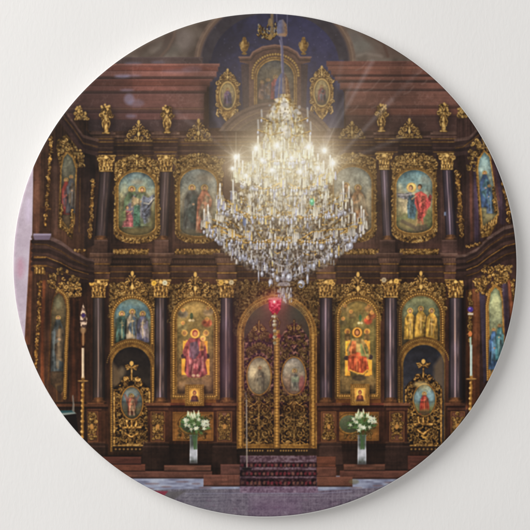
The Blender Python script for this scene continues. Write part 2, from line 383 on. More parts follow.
# ---- upper tier of the screen
wd = wood((58, 43, 40), .4)
rect(20, 131, 520, 256, wd, p_screen)
rect(84, 131, 470, 156, wood((54, 40, 37), .3, True), p_screen)
p_ue = P('upper_entablature', label='upper cornice of the altar screen with thin gilt lines')
def entab(x0, x1, yo, lines):
    """horizontal mouldings: (dy0, dy1, colour)"""
    for a, b, c in lines:
        if c == 'g': goldline(x0, x1, yo + (a + b) / 2, .72, (b - a) / 2, p_ue if yo < 200 else p_le)
        else: rect(x0, yo + a, x1, yo + b, wood(c, .3, True), p_ue if yo < 200 else p_le)
UL = [(0, 2.2, (92, 72, 66)), (2.2, 3.4, (40, 29, 27)), (3.4, 6.2, (72, 55, 50)), (6.2, 7, 'g'), (7, 9.4, (50, 37, 35)), (9.4, 10.1, 'g'), (10.1, 15, (38, 28, 28)), (15, 15.8, (70, 54, 48)), (15.8, 19.5, (42, 31, 31)), (19.5, 20.3, 'g'), (20.3, 24, (48, 36, 34))]
p_le = 0
entab(84, 470, 135.5, UL)
def ressaut(x0, x1, yo, lines, slant=5, pid=0):
    pass
for x0, x1 in ((92, 112), (155, 176), (377, 397), (434, 458)):
    # projecting block over each column: nearer, so a little higher and wider
    for a, b, c in UL:
        e = 3.5 * (1 - a / 24)
        if c == 'g': goldline(x0 - e, x1 + e, 132.5 + a, .78, .5, p_ue)
        else: rect(x0 - e, 132.5 + a - .2, x1 + e, 132.5 + b, wood(tuple(v * 1.12 for v in c), .3, True), p_ue)
    rect(x1 + 1, 137, x1 + 4.5, 158, (22, 16, 16), 0, .5, 1.5); rect(x0 - 4.5, 140, x0 - 1, 158, (22, 16, 16), 0, .35, 1.5)
    rect(x0 - 1, 131, x1 + 1, 134, (80, 62, 56), p_ue, .9)
# finials and crests standing on the cornice
p_fin = []
def finial(cx, y0, y1, w, lab, tilt=0., bri=.95):
    p = P('finial', label=lab); h = y1 - y0
    ell(cx + 2, (y0 + y1) / 2 + 2, w * .9, h * .5, (24, 16, 16), 0, .45, 3)
    T = lambda x, y: (cx + x + tilt * (y1 - y), y)
    poly([T(-w * .3, y1), T(w * .3, y1), T(w * .25, y1 - h * .2), T(w * .5, y0 + h * .55), T(w * .62, y0 + h * .3), T(w * .35, y0 + h * .05), T(-w * .35, y0 + h * .05), T(-w * .62, y0 + h * .3), T(-w * .5, y0 + h * .55), T(-w * .25, y1 - h * .2)], gold(.7 * bri, .9), p, .95)
    gstroke([T(0, y1 - 1), T(0, y0 + h * .4)], w * .2, p, bri, w * .28)
    for s in (-1, 1):
        x, y = T(s * w * .5, y0 + h * .38); spiral(x, y, w * .28, 0, s, 1.2, .6, p, bri)
        gstroke([T(s * w * .2, y0 + h * .5), T(s * w * .42, y0 + h * .65), T(s * w * .3, y1 - h * .18)], .7, p, bri, .5)
        gstroke([T(0, y0 + h * .3), T(s * w * .3, y0 + h * .1), T(s * w * .5, y0 + h * .12)], .7, p, bri, .4)
    for k in range(7):
        x, y = T(rng.uniform(-.5, .5) * w, y0 + h * rng.uniform(0, .3)); ell(x, y, 1.1, 1.1, (216 * bri, 170 * bri, 90 * bri), p, .9)
    gstroke([T(-w * .35, y1), T(w * .35, y1)], .7, p, bri)
finial(85.5, 111, 131, 6, 'gilt finial, leftmost on the upper cornice', -.12, .85); finial(76.5, 106, 126, 6, 'gilt finial on the left side wall', .12, .85)
finial(106, 104.5, 133, 9.5, 'gilt finial above the outer left column'); finial(167, 104.5, 132.5, 9, 'gilt finial above the inner left column')
finial(381.5, 103.5, 131, 9, 'gilt finial above the inner right column', 0, .9); finial(443.8, 102, 131, 9, 'gilt finial above the outer right column', 0, .85)
finial(464, 106, 131, 7, 'gilt finial, rightmost on the upper cornice', -.1, .8)
for cx, y0, y1, hw, lb, b in ((138.5, 120, 141, 13.5, 'first from the left', .9), (198.5, 118.5, 140.5, 13.5, 'second from the left', .85), (352, 121, 138, 13, 'second from the right', .72), (409.5, 118, 137.5, 12.5, 'first from the right', .85)):
    p = P('crest', label='gilt scrolled crest on the upper cornice, ' + lb)
    ell(cx, (y0 + y1) / 2 + 2, hw * 1.2, 9, (26, 18, 18), 0, .45, 5); crest(cx, y0, y1, hw, p, b)

# ---- columns
def column(xa, xb, y0, y1, tint, lab, xo=0., base=True, cap_h=15, cap_e=4, streak=.46, bri=1.):
    """shaft from (xa..xb) at the bottom to shifted by xo at the top; capital above, base ring below"""
    p = P('column', label=lab); q = P('capital', p); w = xb - xa
    sl = reg(xa - 6, y0, xb + 6, y1); X, Y = G(sl)
    t = (y1 - Y) / (y1 - y0); cx = (xa + xb) / 2 + xo * t; u = (X - cx) / w + .5
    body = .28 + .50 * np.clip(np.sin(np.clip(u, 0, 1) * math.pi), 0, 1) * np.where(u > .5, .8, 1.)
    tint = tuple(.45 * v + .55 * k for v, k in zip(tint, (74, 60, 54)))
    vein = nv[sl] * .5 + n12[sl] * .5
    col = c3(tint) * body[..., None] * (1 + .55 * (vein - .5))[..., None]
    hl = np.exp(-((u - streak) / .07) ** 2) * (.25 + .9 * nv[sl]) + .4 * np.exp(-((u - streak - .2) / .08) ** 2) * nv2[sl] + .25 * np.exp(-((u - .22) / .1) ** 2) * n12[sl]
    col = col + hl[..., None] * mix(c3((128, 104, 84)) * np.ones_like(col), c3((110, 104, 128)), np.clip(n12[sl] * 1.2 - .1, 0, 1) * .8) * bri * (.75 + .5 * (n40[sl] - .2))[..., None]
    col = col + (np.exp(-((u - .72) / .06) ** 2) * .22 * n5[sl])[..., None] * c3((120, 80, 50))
    m = aa(np.maximum(np.abs(X - cx) - w / 2 * (1 - .06 * t), np.maximum(y0 - Y, Y - y1)))
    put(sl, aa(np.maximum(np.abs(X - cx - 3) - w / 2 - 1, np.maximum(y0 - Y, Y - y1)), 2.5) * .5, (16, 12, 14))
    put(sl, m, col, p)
    # base
    if base:
        bs = P('base', p); cb = (xa + xb) / 2
        for yy, hw, c in ((y1 - 1, w * .52, .8), (y1 + 1.2, w * .6, .95), (y1 + 3, w * .66, .7)):
            sl = reg(cb - hw, yy - 1.5, cb + hw, yy + 1.5); X, Y = G(sl); u = (X - cb) / hw
            put(sl, aa(sd_ell(X, Y, cb, yy, hw, 1.5)), lambda s: ramp(.62 - .55 * np.abs(u + .1) + .3 * (n15[s] - .5), (40, 26, 18), (112, 72, 44), (190, 140, 84)) * c, bs)
    # corinthian capital
    ct = (xa + xb) / 2 + xo; hw = w / 2
    yb_, yt_ = y0 + 1, y0 - cap_h
    poly([(ct - hw, yb_), (ct + hw, yb_), (ct + hw + 1, yb_ - cap_h * .5), (ct + hw + cap_e, yt_ + 2), (ct + hw + cap_e, yt_), (ct - hw - cap_e, yt_), (ct - hw - cap_e, yt_ + 2), (ct - hw - 1, yb_ - cap_h * .5)], gold(.92, 1.), q)
    for k in range(5):
        x = ct + (k - 2) * w * .23
        gstroke([(x, yb_ - .5), (x + (k - 2) * .2, yb_ - cap_h * .28), (x + (k - 2) * .5, yb_ - cap_h * .42)], .95, q, 1., .6)
    for k in range(4):
        x = ct + (k - 1.5) * w * .27
        gstroke([(x, yb_ - cap_h * .35), (x + (k - 1.5) * .6, yb_ - cap_h * .62), (x + (k - 1.5) * 1.3, yb_ - cap_h * .68)], .9, q, 1.05, .6)
    for s in (-1, 1):
        spiral(ct + s * (hw + cap_e - 2.6), yt_ + 4.2, 2.8, -math.pi / 2, -s, 1.3, .7, q, 1.05)
        spiral(ct + s * 2.2, yt_ + 4, 1.8, -math.pi / 2, s, 1.2, .55, q, .95)
    gstroke([(ct - hw - cap_e, yt_ + .7), (ct + hw + cap_e, yt_ + .7)], .8, q, .85)
    gstroke([(ct - hw - .4, yb_), (ct + hw + .4, yb_)], .6, q, .9)
    ell(ct, yt_ + 2.4, 1.8, 1.6, (226, 184, 104), q)
    return p, q
def upped(xa, xb, y0, y1, lab):
    p = P('column_pedestal', label=lab)
    rect(xa + 3, y0 + 1, xb + 4, y1 + 2, (18, 12, 14), 0, .5, 2)
    rect(xa, y0, xb, y1, wood((76, 58, 56), .25, True), p); rect(xa, y0, xb, y0 + 1.2, (104, 82, 76), 0, .7); rect(xa, y1 - 1, xb, y1, (36, 26, 26), 0, .7)
column(94.5, 107, 170, 238, (70, 54, 58), 'dark upper column, outer left', 5, cap_h=15, cap_e=3, bri=.35)
column(157, 168, 170, 238, (104, 82, 84), 'brown upper column, inner left', 3.5, cap_h=15, cap_e=3, bri=.3)
column(383, 392, 168, 238, (84, 74, 112), 'violet upper column, inner right', -3.2, cap_h=15, cap_e=4, bri=.8)
column(446, 456.5, 168, 237, (72, 62, 104), 'violet upper column, outer right', -4, cap_h=15, cap_e=4, bri=.7)
rect(444.2, 212, 446, 215.5, (128, 150, 190), 0, .8, .6)
for x0, x1, lb in ((92, 107.5, 'outer left'), (154.5, 168.5, 'inner left'), (380, 395, 'inner right'), (442, 459, 'outer right')):
    upped(x0, x1, 240, 253.5, 'brown pedestal under the upper column, ' + lb)

# ---- upper icons
def upper_icon(x0, x1, yt, yb, fx0, fx1, ft, fb, lab, seed, bri=.95):
    p = P('icon', label=lab); q = P('painting', p); cx = (x0 + x1) / 2
    rect(fx0 + 2, ft + 12, fx1 + 2, fb - 4, (20, 14, 14), 0, .35, 4)
    ins = lambda x, y: fx0 < x < fx1 and ft + max(0, abs(x - cx) - 9) * .42 < y < yt + 19
    sl = reg(fx0, ft, fx1, yt + 20); X, Y = G(sl)
    env = np.maximum(np.abs(X - cx) - (fx1 - fx0) / 2, ft + np.maximum(0, np.abs(X - cx) - 8) * .42 - Y)
    put(sl, aa(np.maximum(env, Y - yt - 20), .8), gold(.72, 1.2), p, .92)
    foliage(ins, (cx, ft, fx1, yt + 19), 46, cx, seed, p, bri, 1.2, 2.8, .55)
    crest(cx, ft - 1, ft + 11, 9, p, bri)
    for s in (-1, 1):
        garland([(cx + s * (fx1 - fx0) / 2 - s * 1.4, yt + 14), (cx + s * (fx1 - fx0) / 2 - s * 1.6, yb - 14)], 1.9, p, bri * .95, seed + s)
    # lower carved border follows the rounded foot of the picture
    arch(x0 - 5, x1 + 5, yb - 24, fb + 1, gold(.8, 1.2), p, .92, rise=2, brise=12)
    for s in (-1, 1):
        for k in range(9):
            a = k / 8 * 1.45; x = cx + s * ((x1 - x0) / 2 + 3) * math.cos(a); y = yb - 9 + 12.5 * math.sin(a)
            spiral(x, y, 2. + .3 * (k % 2), a, s, 1.2, .6, p, bri)
            gstroke([(x, y + 1), (x + s * .8, y + 3.2)], .6, p, bri, .3)
    arch(x0 - 3, x1 + 3, yt - 2.6, yb + 3, smooth_gold(.75 * bri), p, rise=17, brise=10)
    arch(x0 - 1.6, x1 + 1.6, yt - 1.4, yb + 1.6, (74, 50, 26), 0, .9, rise=16.5, brise=9)
    arch(x0 - 1.2, x1 + 1.2, yt - 1, yb + 1, smooth_gold(1.0 * bri), p, rise=16, brise=9)
    return p, q
def icon_bg(x0, x1, yt, yb, q, cols, brise=9, rise=16):
    arch(x0, x1, yt, yb, vgrad(yt, yb, *cols), q, rise=rise, brise=brise)
p, q = upper_icon(118.5, 155, 172, 235, 113.5, 158.5, 155.5, 243, 'upper icon of two saints under a blue sky, far left', 21)
icon_bg(118.5, 155, 172, 235, q, ((76, 100, 116), (104, 124, 122), (144, 138, 104), (110, 108, 72), (84, 80, 50), (60, 52, 36)))
ell(137, 182, 6, 3, (158, 140, 112), 0, .5, 2.2)
saint(131.8, 189.5, 45, (66, 84, 62), (96, 90, 116), 4., .03, 1.15); saint(142, 190, 42, (84, 96, 74), (112, 112, 134), 4., .01, 1.1)
fd = lambda c: (lambda sl: c3(c) * (.95 + .8 * (nv2[sl] - .5) + .5 * (n15[sl] - .5))[..., None])
poly([(143, 196), (148, 198), (153.5, 194), (155, 197), (149, 210), (150, 222), (144, 224), (141, 208)], fd((92, 100, 126)), 0, .9, .6); line([(144, 203), (149, 204), (154, 198)], .7, (206, 200, 190), 0, .7, .5); line([(144, 212), (148, 207), (153.5, 200)], .6, (40, 36, 40), 0, .7, .5)
poly([(132, 196), (140, 199), (141, 206), (136, 204), (131, 208)], fd((140, 118, 84)), 0, .8, .6); poly([(134, 206), (140, 205), (140, 226), (133, 226)], fd((60, 104, 86)), 0, .85, .7)
poly([(125, 210), (130, 211), (133, 218), (133, 227), (122, 227), (122, 218)], fd((138, 66, 76)), 0, .9, .7); poly([(122, 212), (126, 210), (126, 220), (121, 222)], fd((92, 104, 62)), 0, .85, .6); ell(127, 207.5, 1.7, 2, (80, 58, 40), 0, .9); ell(127.4, 208, 1.1, 1.5, (184, 134, 96), 0, .9); line([(128, 214), (132, 211)], .5, (184, 140, 104), 0, .8)
ell(138, 232, 13, 4, (86, 76, 46), 0, .8, 2); ell(150, 222, 3, 6, (104, 100, 62), 0, .6, 2); ell(122, 218, 2.5, 8, (70, 84, 58), 0, .6, 1.5)
p, q = upper_icon(180, 217, 169, 236, 175, 222, 154, 243, 'upper icon of two standing saints, beside the chandelier on the left', 22, .85)
icon_bg(180, 217, 169, 236, q, ((92, 104, 112), (112, 122, 122), (132, 126, 108), (96, 100, 88), (72, 70, 58)))
ell(205, 178, 8, 4, (142, 128, 112), 0, .5, 3)
saint(192, 188, 52, (62, 66, 68), (52, 66, 68), 4, 0, .95); saint(204.5, 188, 52, (150, 84, 62), (120, 108, 88), 4, 0, .9)
ell(190, 232, 10, 3, (80, 76, 60), 0, .7, 2); ell(212, 216, 4, 8, (112, 112, 98), 0, .5, 2)
p, q = upper_icon(334, 371.5, 167, 235, 329, 376.5, 153, 242, 'upper icon half hidden by the chandelier on the right', 23, .82)
icon_bg(334, 371.5, 167, 235, q, ((104, 116, 116), (124, 132, 126), (136, 128, 106), (110, 100, 82), (80, 72, 58)))
saint(346, 186, 40, (128, 96, 70), (96, 92, 82), 4); saint(358, 188, 42, (150, 104, 66), (172, 150, 118), 4, .05)
ell(364, 203, 6, 4, (178, 166, 140), 0, .5, 2); ell(360, 214, 4, 5, (160, 96, 58), 0, .6, 1.5)
p, q = upper_icon(396.5, 432.5, 170, 233, 392.5, 437, 153.5, 242, 'upper icon of a red robed saint and a blue one, far right', 24)
icon_bg(396.5, 432.5, 170, 233, q, ((66, 104, 124), (96, 128, 136), (148, 146, 120), (136, 128, 92), (92, 100, 64), (70, 62, 46)))
ell(426, 180, 6, 5, (140, 136, 120), 0, .5, 3); ell(402, 203, 5, 9, (168, 156, 122), 0, .6, 2.5)
fd = lambda c: (lambda sl: c3(c) * (.95 + .8 * (nv2[sl] - .5) + .5 * (n15[sl] - .5))[..., None])
ell(411.5, 187.5, 5, 5, (170, 132, 66), 0, .85); ell(411.5, 187.5, 4.3, 4.3, (214, 176, 92), 0, .8)
poly([(397, 193), (404, 193.5), (411, 192), (414, 197), (411, 203), (404, 199), (397.5, 197)], fd((96, 98, 116)), 0, .9, .6); line([(398, 194.5), (406, 195), (412, 194)], .6, (170, 168, 176), 0, .6)
poly([(400, 201), (407, 199), (412, 203), (411, 214), (404, 212)], fd((176, 162, 130)), 0, .75, 1.2); poly([(409, 196), (416, 195), (417, 208), (415, 220), (408, 218), (407, 206)], fd((46, 76, 98)), 0, .92, .7); line([(410, 200), (409, 216)], .6, (98, 126, 146), 0, .5)
ell(411, 187.6, 2.1, 2.6, (70, 50, 36), 0, .95); ell(410.6, 188.2, 1.5, 2.1, (186, 136, 98), 0, .95)
poly([(415, 193.5), (421, 191), (427, 195), (428.5, 206), (427, 214), (423, 218), (424, 225), (417, 223), (418, 212), (414.5, 203)], fd((170, 58, 56)), 0, .96, .6); poly([(425, 203), (430, 194), (432, 196), (430.5, 206), (426.5, 210)], fd((150, 48, 52)), 0, .92, .6)
poly([(420, 193), (426, 196), (424, 206), (420, 204)], fd((202, 92, 78)), 0, .7, .8); line([(417, 200), (420, 214), (419, 221)], .7, (96, 28, 34), 0, .6); line([(424, 206), (421, 218)], .6, (96, 28, 34), 0, .6); line([(421, 222), (421.5, 229)], .9, (186, 140, 104), 0, .8); line([(417.5, 220), (416, 226)], .8, (186, 140, 104), 0, .7)
ell(420, 186.6, 2.3, 2.5, (62, 42, 30), 0, .95); ell(419.5, 187.6, 1.6, 2.1, (186, 134, 94), 0, .95); line([(416, 196), (412, 199)], .8, (186, 136, 98), 0, .7)
ell(413, 224, 14, 5, (140, 118, 72), 0, .6, 2); poly([(400, 222), (418, 231), (428, 228), (426, 224), (416, 226), (402, 219)], (72, 62, 56), 0, .7, .8)
ell(428, 214, 3, 5, (88, 104, 60), 0, .6, 1.5)
# gold leaf rows below the upper icons
for x0, x1, lb in ((113, 149, 'far left'), (175, 219, 'inner left'), (340, 377, 'inner right'), (400, 438, 'far right')):
    p = P('gilt_leaf_row', label='row of gilt leaves below the upper icon, ' + lb)
    rect(x0 - 2, 243.5, x1 + 3, 249, wood((64, 46, 42), .3, True), p_screen)
    rect(x0, 248.8, x1, 254.8, gold(.62, 1.), p, .95)
    x = x0 + 1.6; k = 0
    while x < x1:
        ell(x, 252.2, 1.7, 2., gold(.95, .8), p, .95); spiral(x, 251.8, 1.5, 1.57 + .4 * rng.uniform(-1, 1), (-1) ** k, .9, .5, p, rng.uniform(.75, 1.)); ell(x + 1.6, 249.8, .8, .9, gold(1., .6), p, .9); x += 3.2; k += 1
# ---- entablature between the tiers
p_le = P('lower_entablature', label='broad dark entablature between the two tiers')
LL = [(0, 3.4, (86, 66, 60)), (3.4, 4.6, (46, 34, 31)), (4.6, 8.6, (58, 43, 39)), (8.6, 10.8, (38, 28, 26)), (10.8, 12, 'g'), (12, 16.5, (66, 49, 44)), (16.5, 17.4, 'g'), (17.4, 22.6, (50, 37, 34)), (22.6, 23.6, 'g'), (23.6, 28, (46, 33, 30))]
entab(84, 470, 255, LL)
for i in range(150):
    x = 90 + i * 2.55
    rect(x, 260.4, x + 1.3, 262.6, (98, 74, 58), 0, .5)
for x0, x1, s in ((92, 108, 0), (154, 168, 0), (219, 235, 1), (318, 334, 1), (382, 397, 0), (446, 462, 0)):
    e = 6
    poly([(x0 - e, 253), (x1 + e, 253), (x1 + e - 1, 256.5), (x1 + 2, 264), (x0 - 2, 264), (x0 - e + 1, 256.5)], wood((92, 71, 64), .3, True), p_le)
    rect(x0 - e, 253, x1 + e, 254, (122, 98, 88), 0, .6); rect(x0 - e + 1, 256.6, x1 + e - 1, 257.8, (42, 30, 28), 0, .7)
    for i in range(int((x1 - x0 + 4) / 2.6)): rect(x0 - 2 + i * 2.6, 258.6, x0 - .7 + i * 2.6, 261, (118, 90, 70), 0, .5)
    goldline(x0 - 2, x1 + 2, 264, .85, .6, p_le)
    rect(x0 - 1, 265, x1 + 1, 272, wood((88, 68, 62), .3, True), p_le); rect(x1, 265, x1 + 3, 279, (18, 12, 12), 0, .5, 1.2); rect(x0 - 3, 265, x0, 279, (18, 12, 12), 0, .35, 1.2)
    goldline(x0 - 2, x1 + 2, 273, .9, .7, p_le)
    rect(x0 - 1.5, 274, x1 + 1.5, 280, wood((78, 58, 54), .3, True), p_le)
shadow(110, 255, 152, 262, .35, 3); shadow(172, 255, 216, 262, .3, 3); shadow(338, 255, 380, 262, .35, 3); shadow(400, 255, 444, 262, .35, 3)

# ---- lower tier
rect(84, 279, 470, 412, wood((56, 38, 32), .4), p_screen)
rect(84, 404, 470, 475, wood((46, 31, 26), .4), p_screen)
rect(84, 411, 470, 444, wood((64, 42, 32), .4), p_screen); rect(84, 444, 470, 472, wood((38, 28, 25), .35, True), p_screen)
def spandrel(x0, x1, y0, y1, cx, ax0, ax1, at, seed, pid, bri=.95, n=60):
    ins = lambda x, y: x0 < x < x1 and y0 < y < y1 and not (ax0 < x < ax1 and (y > at + (ax1 - ax0) / 2 or math.hypot(x - cx, y - at - (ax1 - ax0) / 2) < (ax1 - ax0) / 2))
    rect(x0, y0, x1, y1, gold(.58, 1.3), pid, .85)
    foliage(ins, (cx, y0, x1, y1), n, cx, seed, pid, bri, 1.2, 2.9, .5)
def lower_icon(x0, x1, yt, yb, fx0, fx1, ft, fb, lab, seed, bri=1.):
    p = P('icon', label=lab); q = P('painting', p); cx = (x0 + x1) / 2
    rect(fx0 - 3, 280, fx1 + 3, 404, wood((60, 40, 32), .35), p_screen)
    spandrel(fx0 - 2, fx1 + 2, 284, ft + 26, cx, fx0, fx1, ft, seed, p, .85 * bri, 90)
    crest(cx, 272, 297, 16, p, bri)
    rect(fx0 - 2, 281, fx1 + 2, 281, (0, 0, 0), 0, 0)
    arch(fx0, fx1, ft, fb, smooth_gold(.82 * bri), p)
    arch(fx0 + .9, fx1 - .9, ft + .9, fb - .9, (66, 44, 22), 0, .8)
    arch(fx0 + 1.2, fx1 - 1.2, ft + 1.2, fb - 1.2, smooth_gold(.7 * bri), p)
    bead_path(arch_pts(fx0 + 3, fx1 - 3, ft + 3, fb - 4), 2.3, .95, p, 1.05 * bri)
    bead_path([(fx0 + 3, fb - 3), (fx1 - 3, fb - 3)], 2.3, .95, p, bri)
    arch(x0 - 1, x1 + 1, yt - 1, yb + 1, (74, 50, 24), 0, .9)
    arch(x0 - .6, x1 + .6, yt - .6, yb + .6, smooth_gold(.95 * bri), p)
    return p, q
def fold(c): return lambda sl: c3(c) * (.95 + .7 * (nv2[sl] - .5) + .45 * (n25[sl] - .5))[..., None]
# enthroned mother and child
p, q = lower_icon(177, 213.5, 302, 394, 170.5, 219.5, 296.5, 399.5, 'large icon of an enthroned mother in a crimson robe', 31)
icon_bg(177, 213.5, 302, 394, q, ((138, 122, 74), (116, 106, 68), (106, 98, 62), (98, 88, 56), (92, 78, 50), (112, 92, 68), (74, 58, 44)), 0, None)
for x, y, c in ((183, 314, (88, 92, 112)), (208, 312, (120, 110, 100)), (207, 323, (166, 66, 56)), (183, 327, (96, 96, 70))):
    ell(x, y, 5, 4, fold(c), 0, .7, 1.2); ell(x, y - 4, 2.2, 2.2, (186, 146, 72), 0, .7); ell(x, y - 3.7, 1., 1.3, (150, 108, 78), 0, .9)
ell(195.5, 308, 8, 5, (150, 132, 84), 0, .5, 2.5)
rect(183, 341, 188, 374, vgrad(341, 374, (206, 152, 46), (176, 116, 30)), 0, .95); rect(202, 341, 207.5, 374, vgrad(341, 374, (196, 142, 44), (170, 112, 30)), 0, .95)
rect(181.5, 359, 187, 375, (212, 156, 50), 0, .95); rect(204, 359, 209.5, 375, (206, 150, 48), 0, .95); ell(184, 356, 3, 2.4, (44, 32, 50), 0, .9); ell(206.5, 356, 3, 2.4, (44, 32, 50), 0, .9)
for x in (184.5, 206): ell(x, 333, 3.2, 3.2, (190, 150, 74), 0, .7); ell(x, 333, 1.6, 2, (120, 88, 62), 0, .8)
rect(186, 340, 204.5, 360, vgrad(340, 360, (186, 136, 54), (150, 104, 40)), 0, .9)
poly([(189.5, 338), (200.5, 338), (206, 347), (207.5, 358), (205.5, 362), (207.5, 374), (201, 377.5), (188, 377.5), (184.5, 372), (185.5, 360), (182.5, 352), (185.5, 344)], fold((120, 58, 78)), 0, .95)
poly([(190, 343), (197, 341), (200, 352), (194, 361), (189, 356)], fold((76, 68, 104)), 0, .85); poly([(189, 360), (204, 357), (203, 373), (196, 366), (189, 374)], fold((142, 88, 112)), 0, .8)
ell(195, 333.5, 5.2, 5.2, (108, 76, 30), 0, .9); ell(195, 333.5, 4.7, 4.7, (212, 164, 74), 0, .95); ell(195, 333.3, 2.7, 3.3, (116, 44, 52), 0, .95); ell(195.2, 334, 1.8, 2.3, (168, 122, 88), 0, .95)
ell(203, 338.5, 2.8, 2.8, (212, 170, 88), 0, .9); ell(202.8, 338.8, 1.3, 1.6, (170, 124, 90), 0, .95); poly([(200, 341), (204.5, 341), (204, 350), (199, 351)], fold((176, 120, 76)), 0, .9)
for x in (193.5, 198): ell(x, 375.5, 1.8, 1.4, (170, 160, 150), 0, .8)
ell(195, 386, 14, 6, (150, 130, 116), 0, .5, 3); ell(195, 392, 17, 4, (52, 40, 40), 0, .6, 3)
for dx, c in ((0, (40, 62, 50)), (-1.6, (188, 188, 172)), (1.6, (176, 176, 160))): ell(191.5 + dx, 320.5 if dx else 316, 1.6, 1.2 if dx else 3.2, c, 0, .85)
# enthroned christ-like ruler
p, q = lower_icon(340, 376, 301, 394, 334.8, 380.5, 295, 399, 'large icon of an enthroned ruler in red and orange', 32)
icon_bg(340, 376, 301, 394, q, ((116, 104, 62), (98, 94, 60), (92, 90, 56), (86, 84, 52), (76, 74, 48), (104, 90, 58), (66, 58, 44)), 0, None)
ell(357, 307, 5, 5, (130, 118, 66), 0, .7, 1.5)
for x, y, c in ((345, 309, (104, 92, 66)), (369, 309, (140, 100, 66)), (351, 315, (96, 84, 60)), (368, 321, (176, 50, 40)), (372, 316, (150, 70, 50)), (343, 322, (88, 84, 66))):
    ell(x, y, 4, 3.4, fold(c), 0, .7, 1.2); ell(x, y - 3.4, 2.1, 2.1, (190, 144, 66), 0, .75); ell(x, y - 3.2, 1., 1.2, (150, 108, 76), 0, .9)
for x in (347.5, 367): ell(x, 331.5, 3.1, 3.1, (196, 146, 62), 0, .8); ell(x, 332, 1.5, 1.9, (126, 84, 56), 0, .9); ell(x, 337, 3, 4, fold((96, 76, 52)), 0, .7)
rect(345.5, 341, 350.5, 376, vgrad(341, 376, (206, 156, 46), (180, 124, 32)), 0, .95); rect(365, 341, 370, 376, vgrad(341, 376, (200, 150, 46), (178, 122, 34)), 0, .95)
rect(345, 360, 349.5, 375.5, (214, 162, 56), 0, .95); rect(367, 360, 372, 375, (206, 152, 50), 0, .95); ell(347, 358, 3, 2.4, (42, 36, 52), 0, .9); ell(370, 357, 3, 2.4, (42, 36, 52), 0, .9)
rect(348, 340, 367, 360, vgrad(340, 360, (196, 144, 52), (160, 112, 40)), 0, .9)
poly([(351.5, 338.5), (362.5, 338.5), (368, 347), (370, 356), (368, 360), (368, 372), (358, 375), (348, 371), (348.5, 358), (346.5, 350)], fold((116, 108, 76)), 0, .9)
poly([(348, 356), (357, 352), (366, 355), (369, 369), (363, 374.5), (357, 372.5), (348, 370.5)], fold((158, 70, 46)), 0, .97)
poly([(352, 341), (356, 341), (356, 352), (351, 357), (349, 350)], fold((156, 84, 54)), 0, .9); poly([(360, 343), (367, 349), (368, 357), (361, 356)], fold((88, 112, 76)), 0, .85); line([(350, 370), (357, 373), (363, 374), (367, 370)], .7, (212, 164, 60), 0, .9)
ell(357.2, 332.5, 5.4, 5.4, (108, 72, 28), 0, .9); ell(357.2, 332.5, 4.9, 4.9, (218, 158, 62), 0, .95); ell(357.2, 332.4, 2.9, 3.7, (78, 44, 28), 0, .95); ell(357.2, 332.6, 1.8, 2.6, (172, 120, 80), 0, .95)
ell(359, 378, 7, 3, (46, 42, 40), 0, .8, 1); ell(358, 388, 12, 4, (150, 130, 84), 0, .45, 2)
for dx, c in ((0, (40, 84, 66)), (-1.4, (186, 190, 172)), (1.4, (160, 170, 156))): ell(360.3 + dx, 323 if dx else 318, 1.4, 1.2 if dx else 3.4, c, 0, .85)
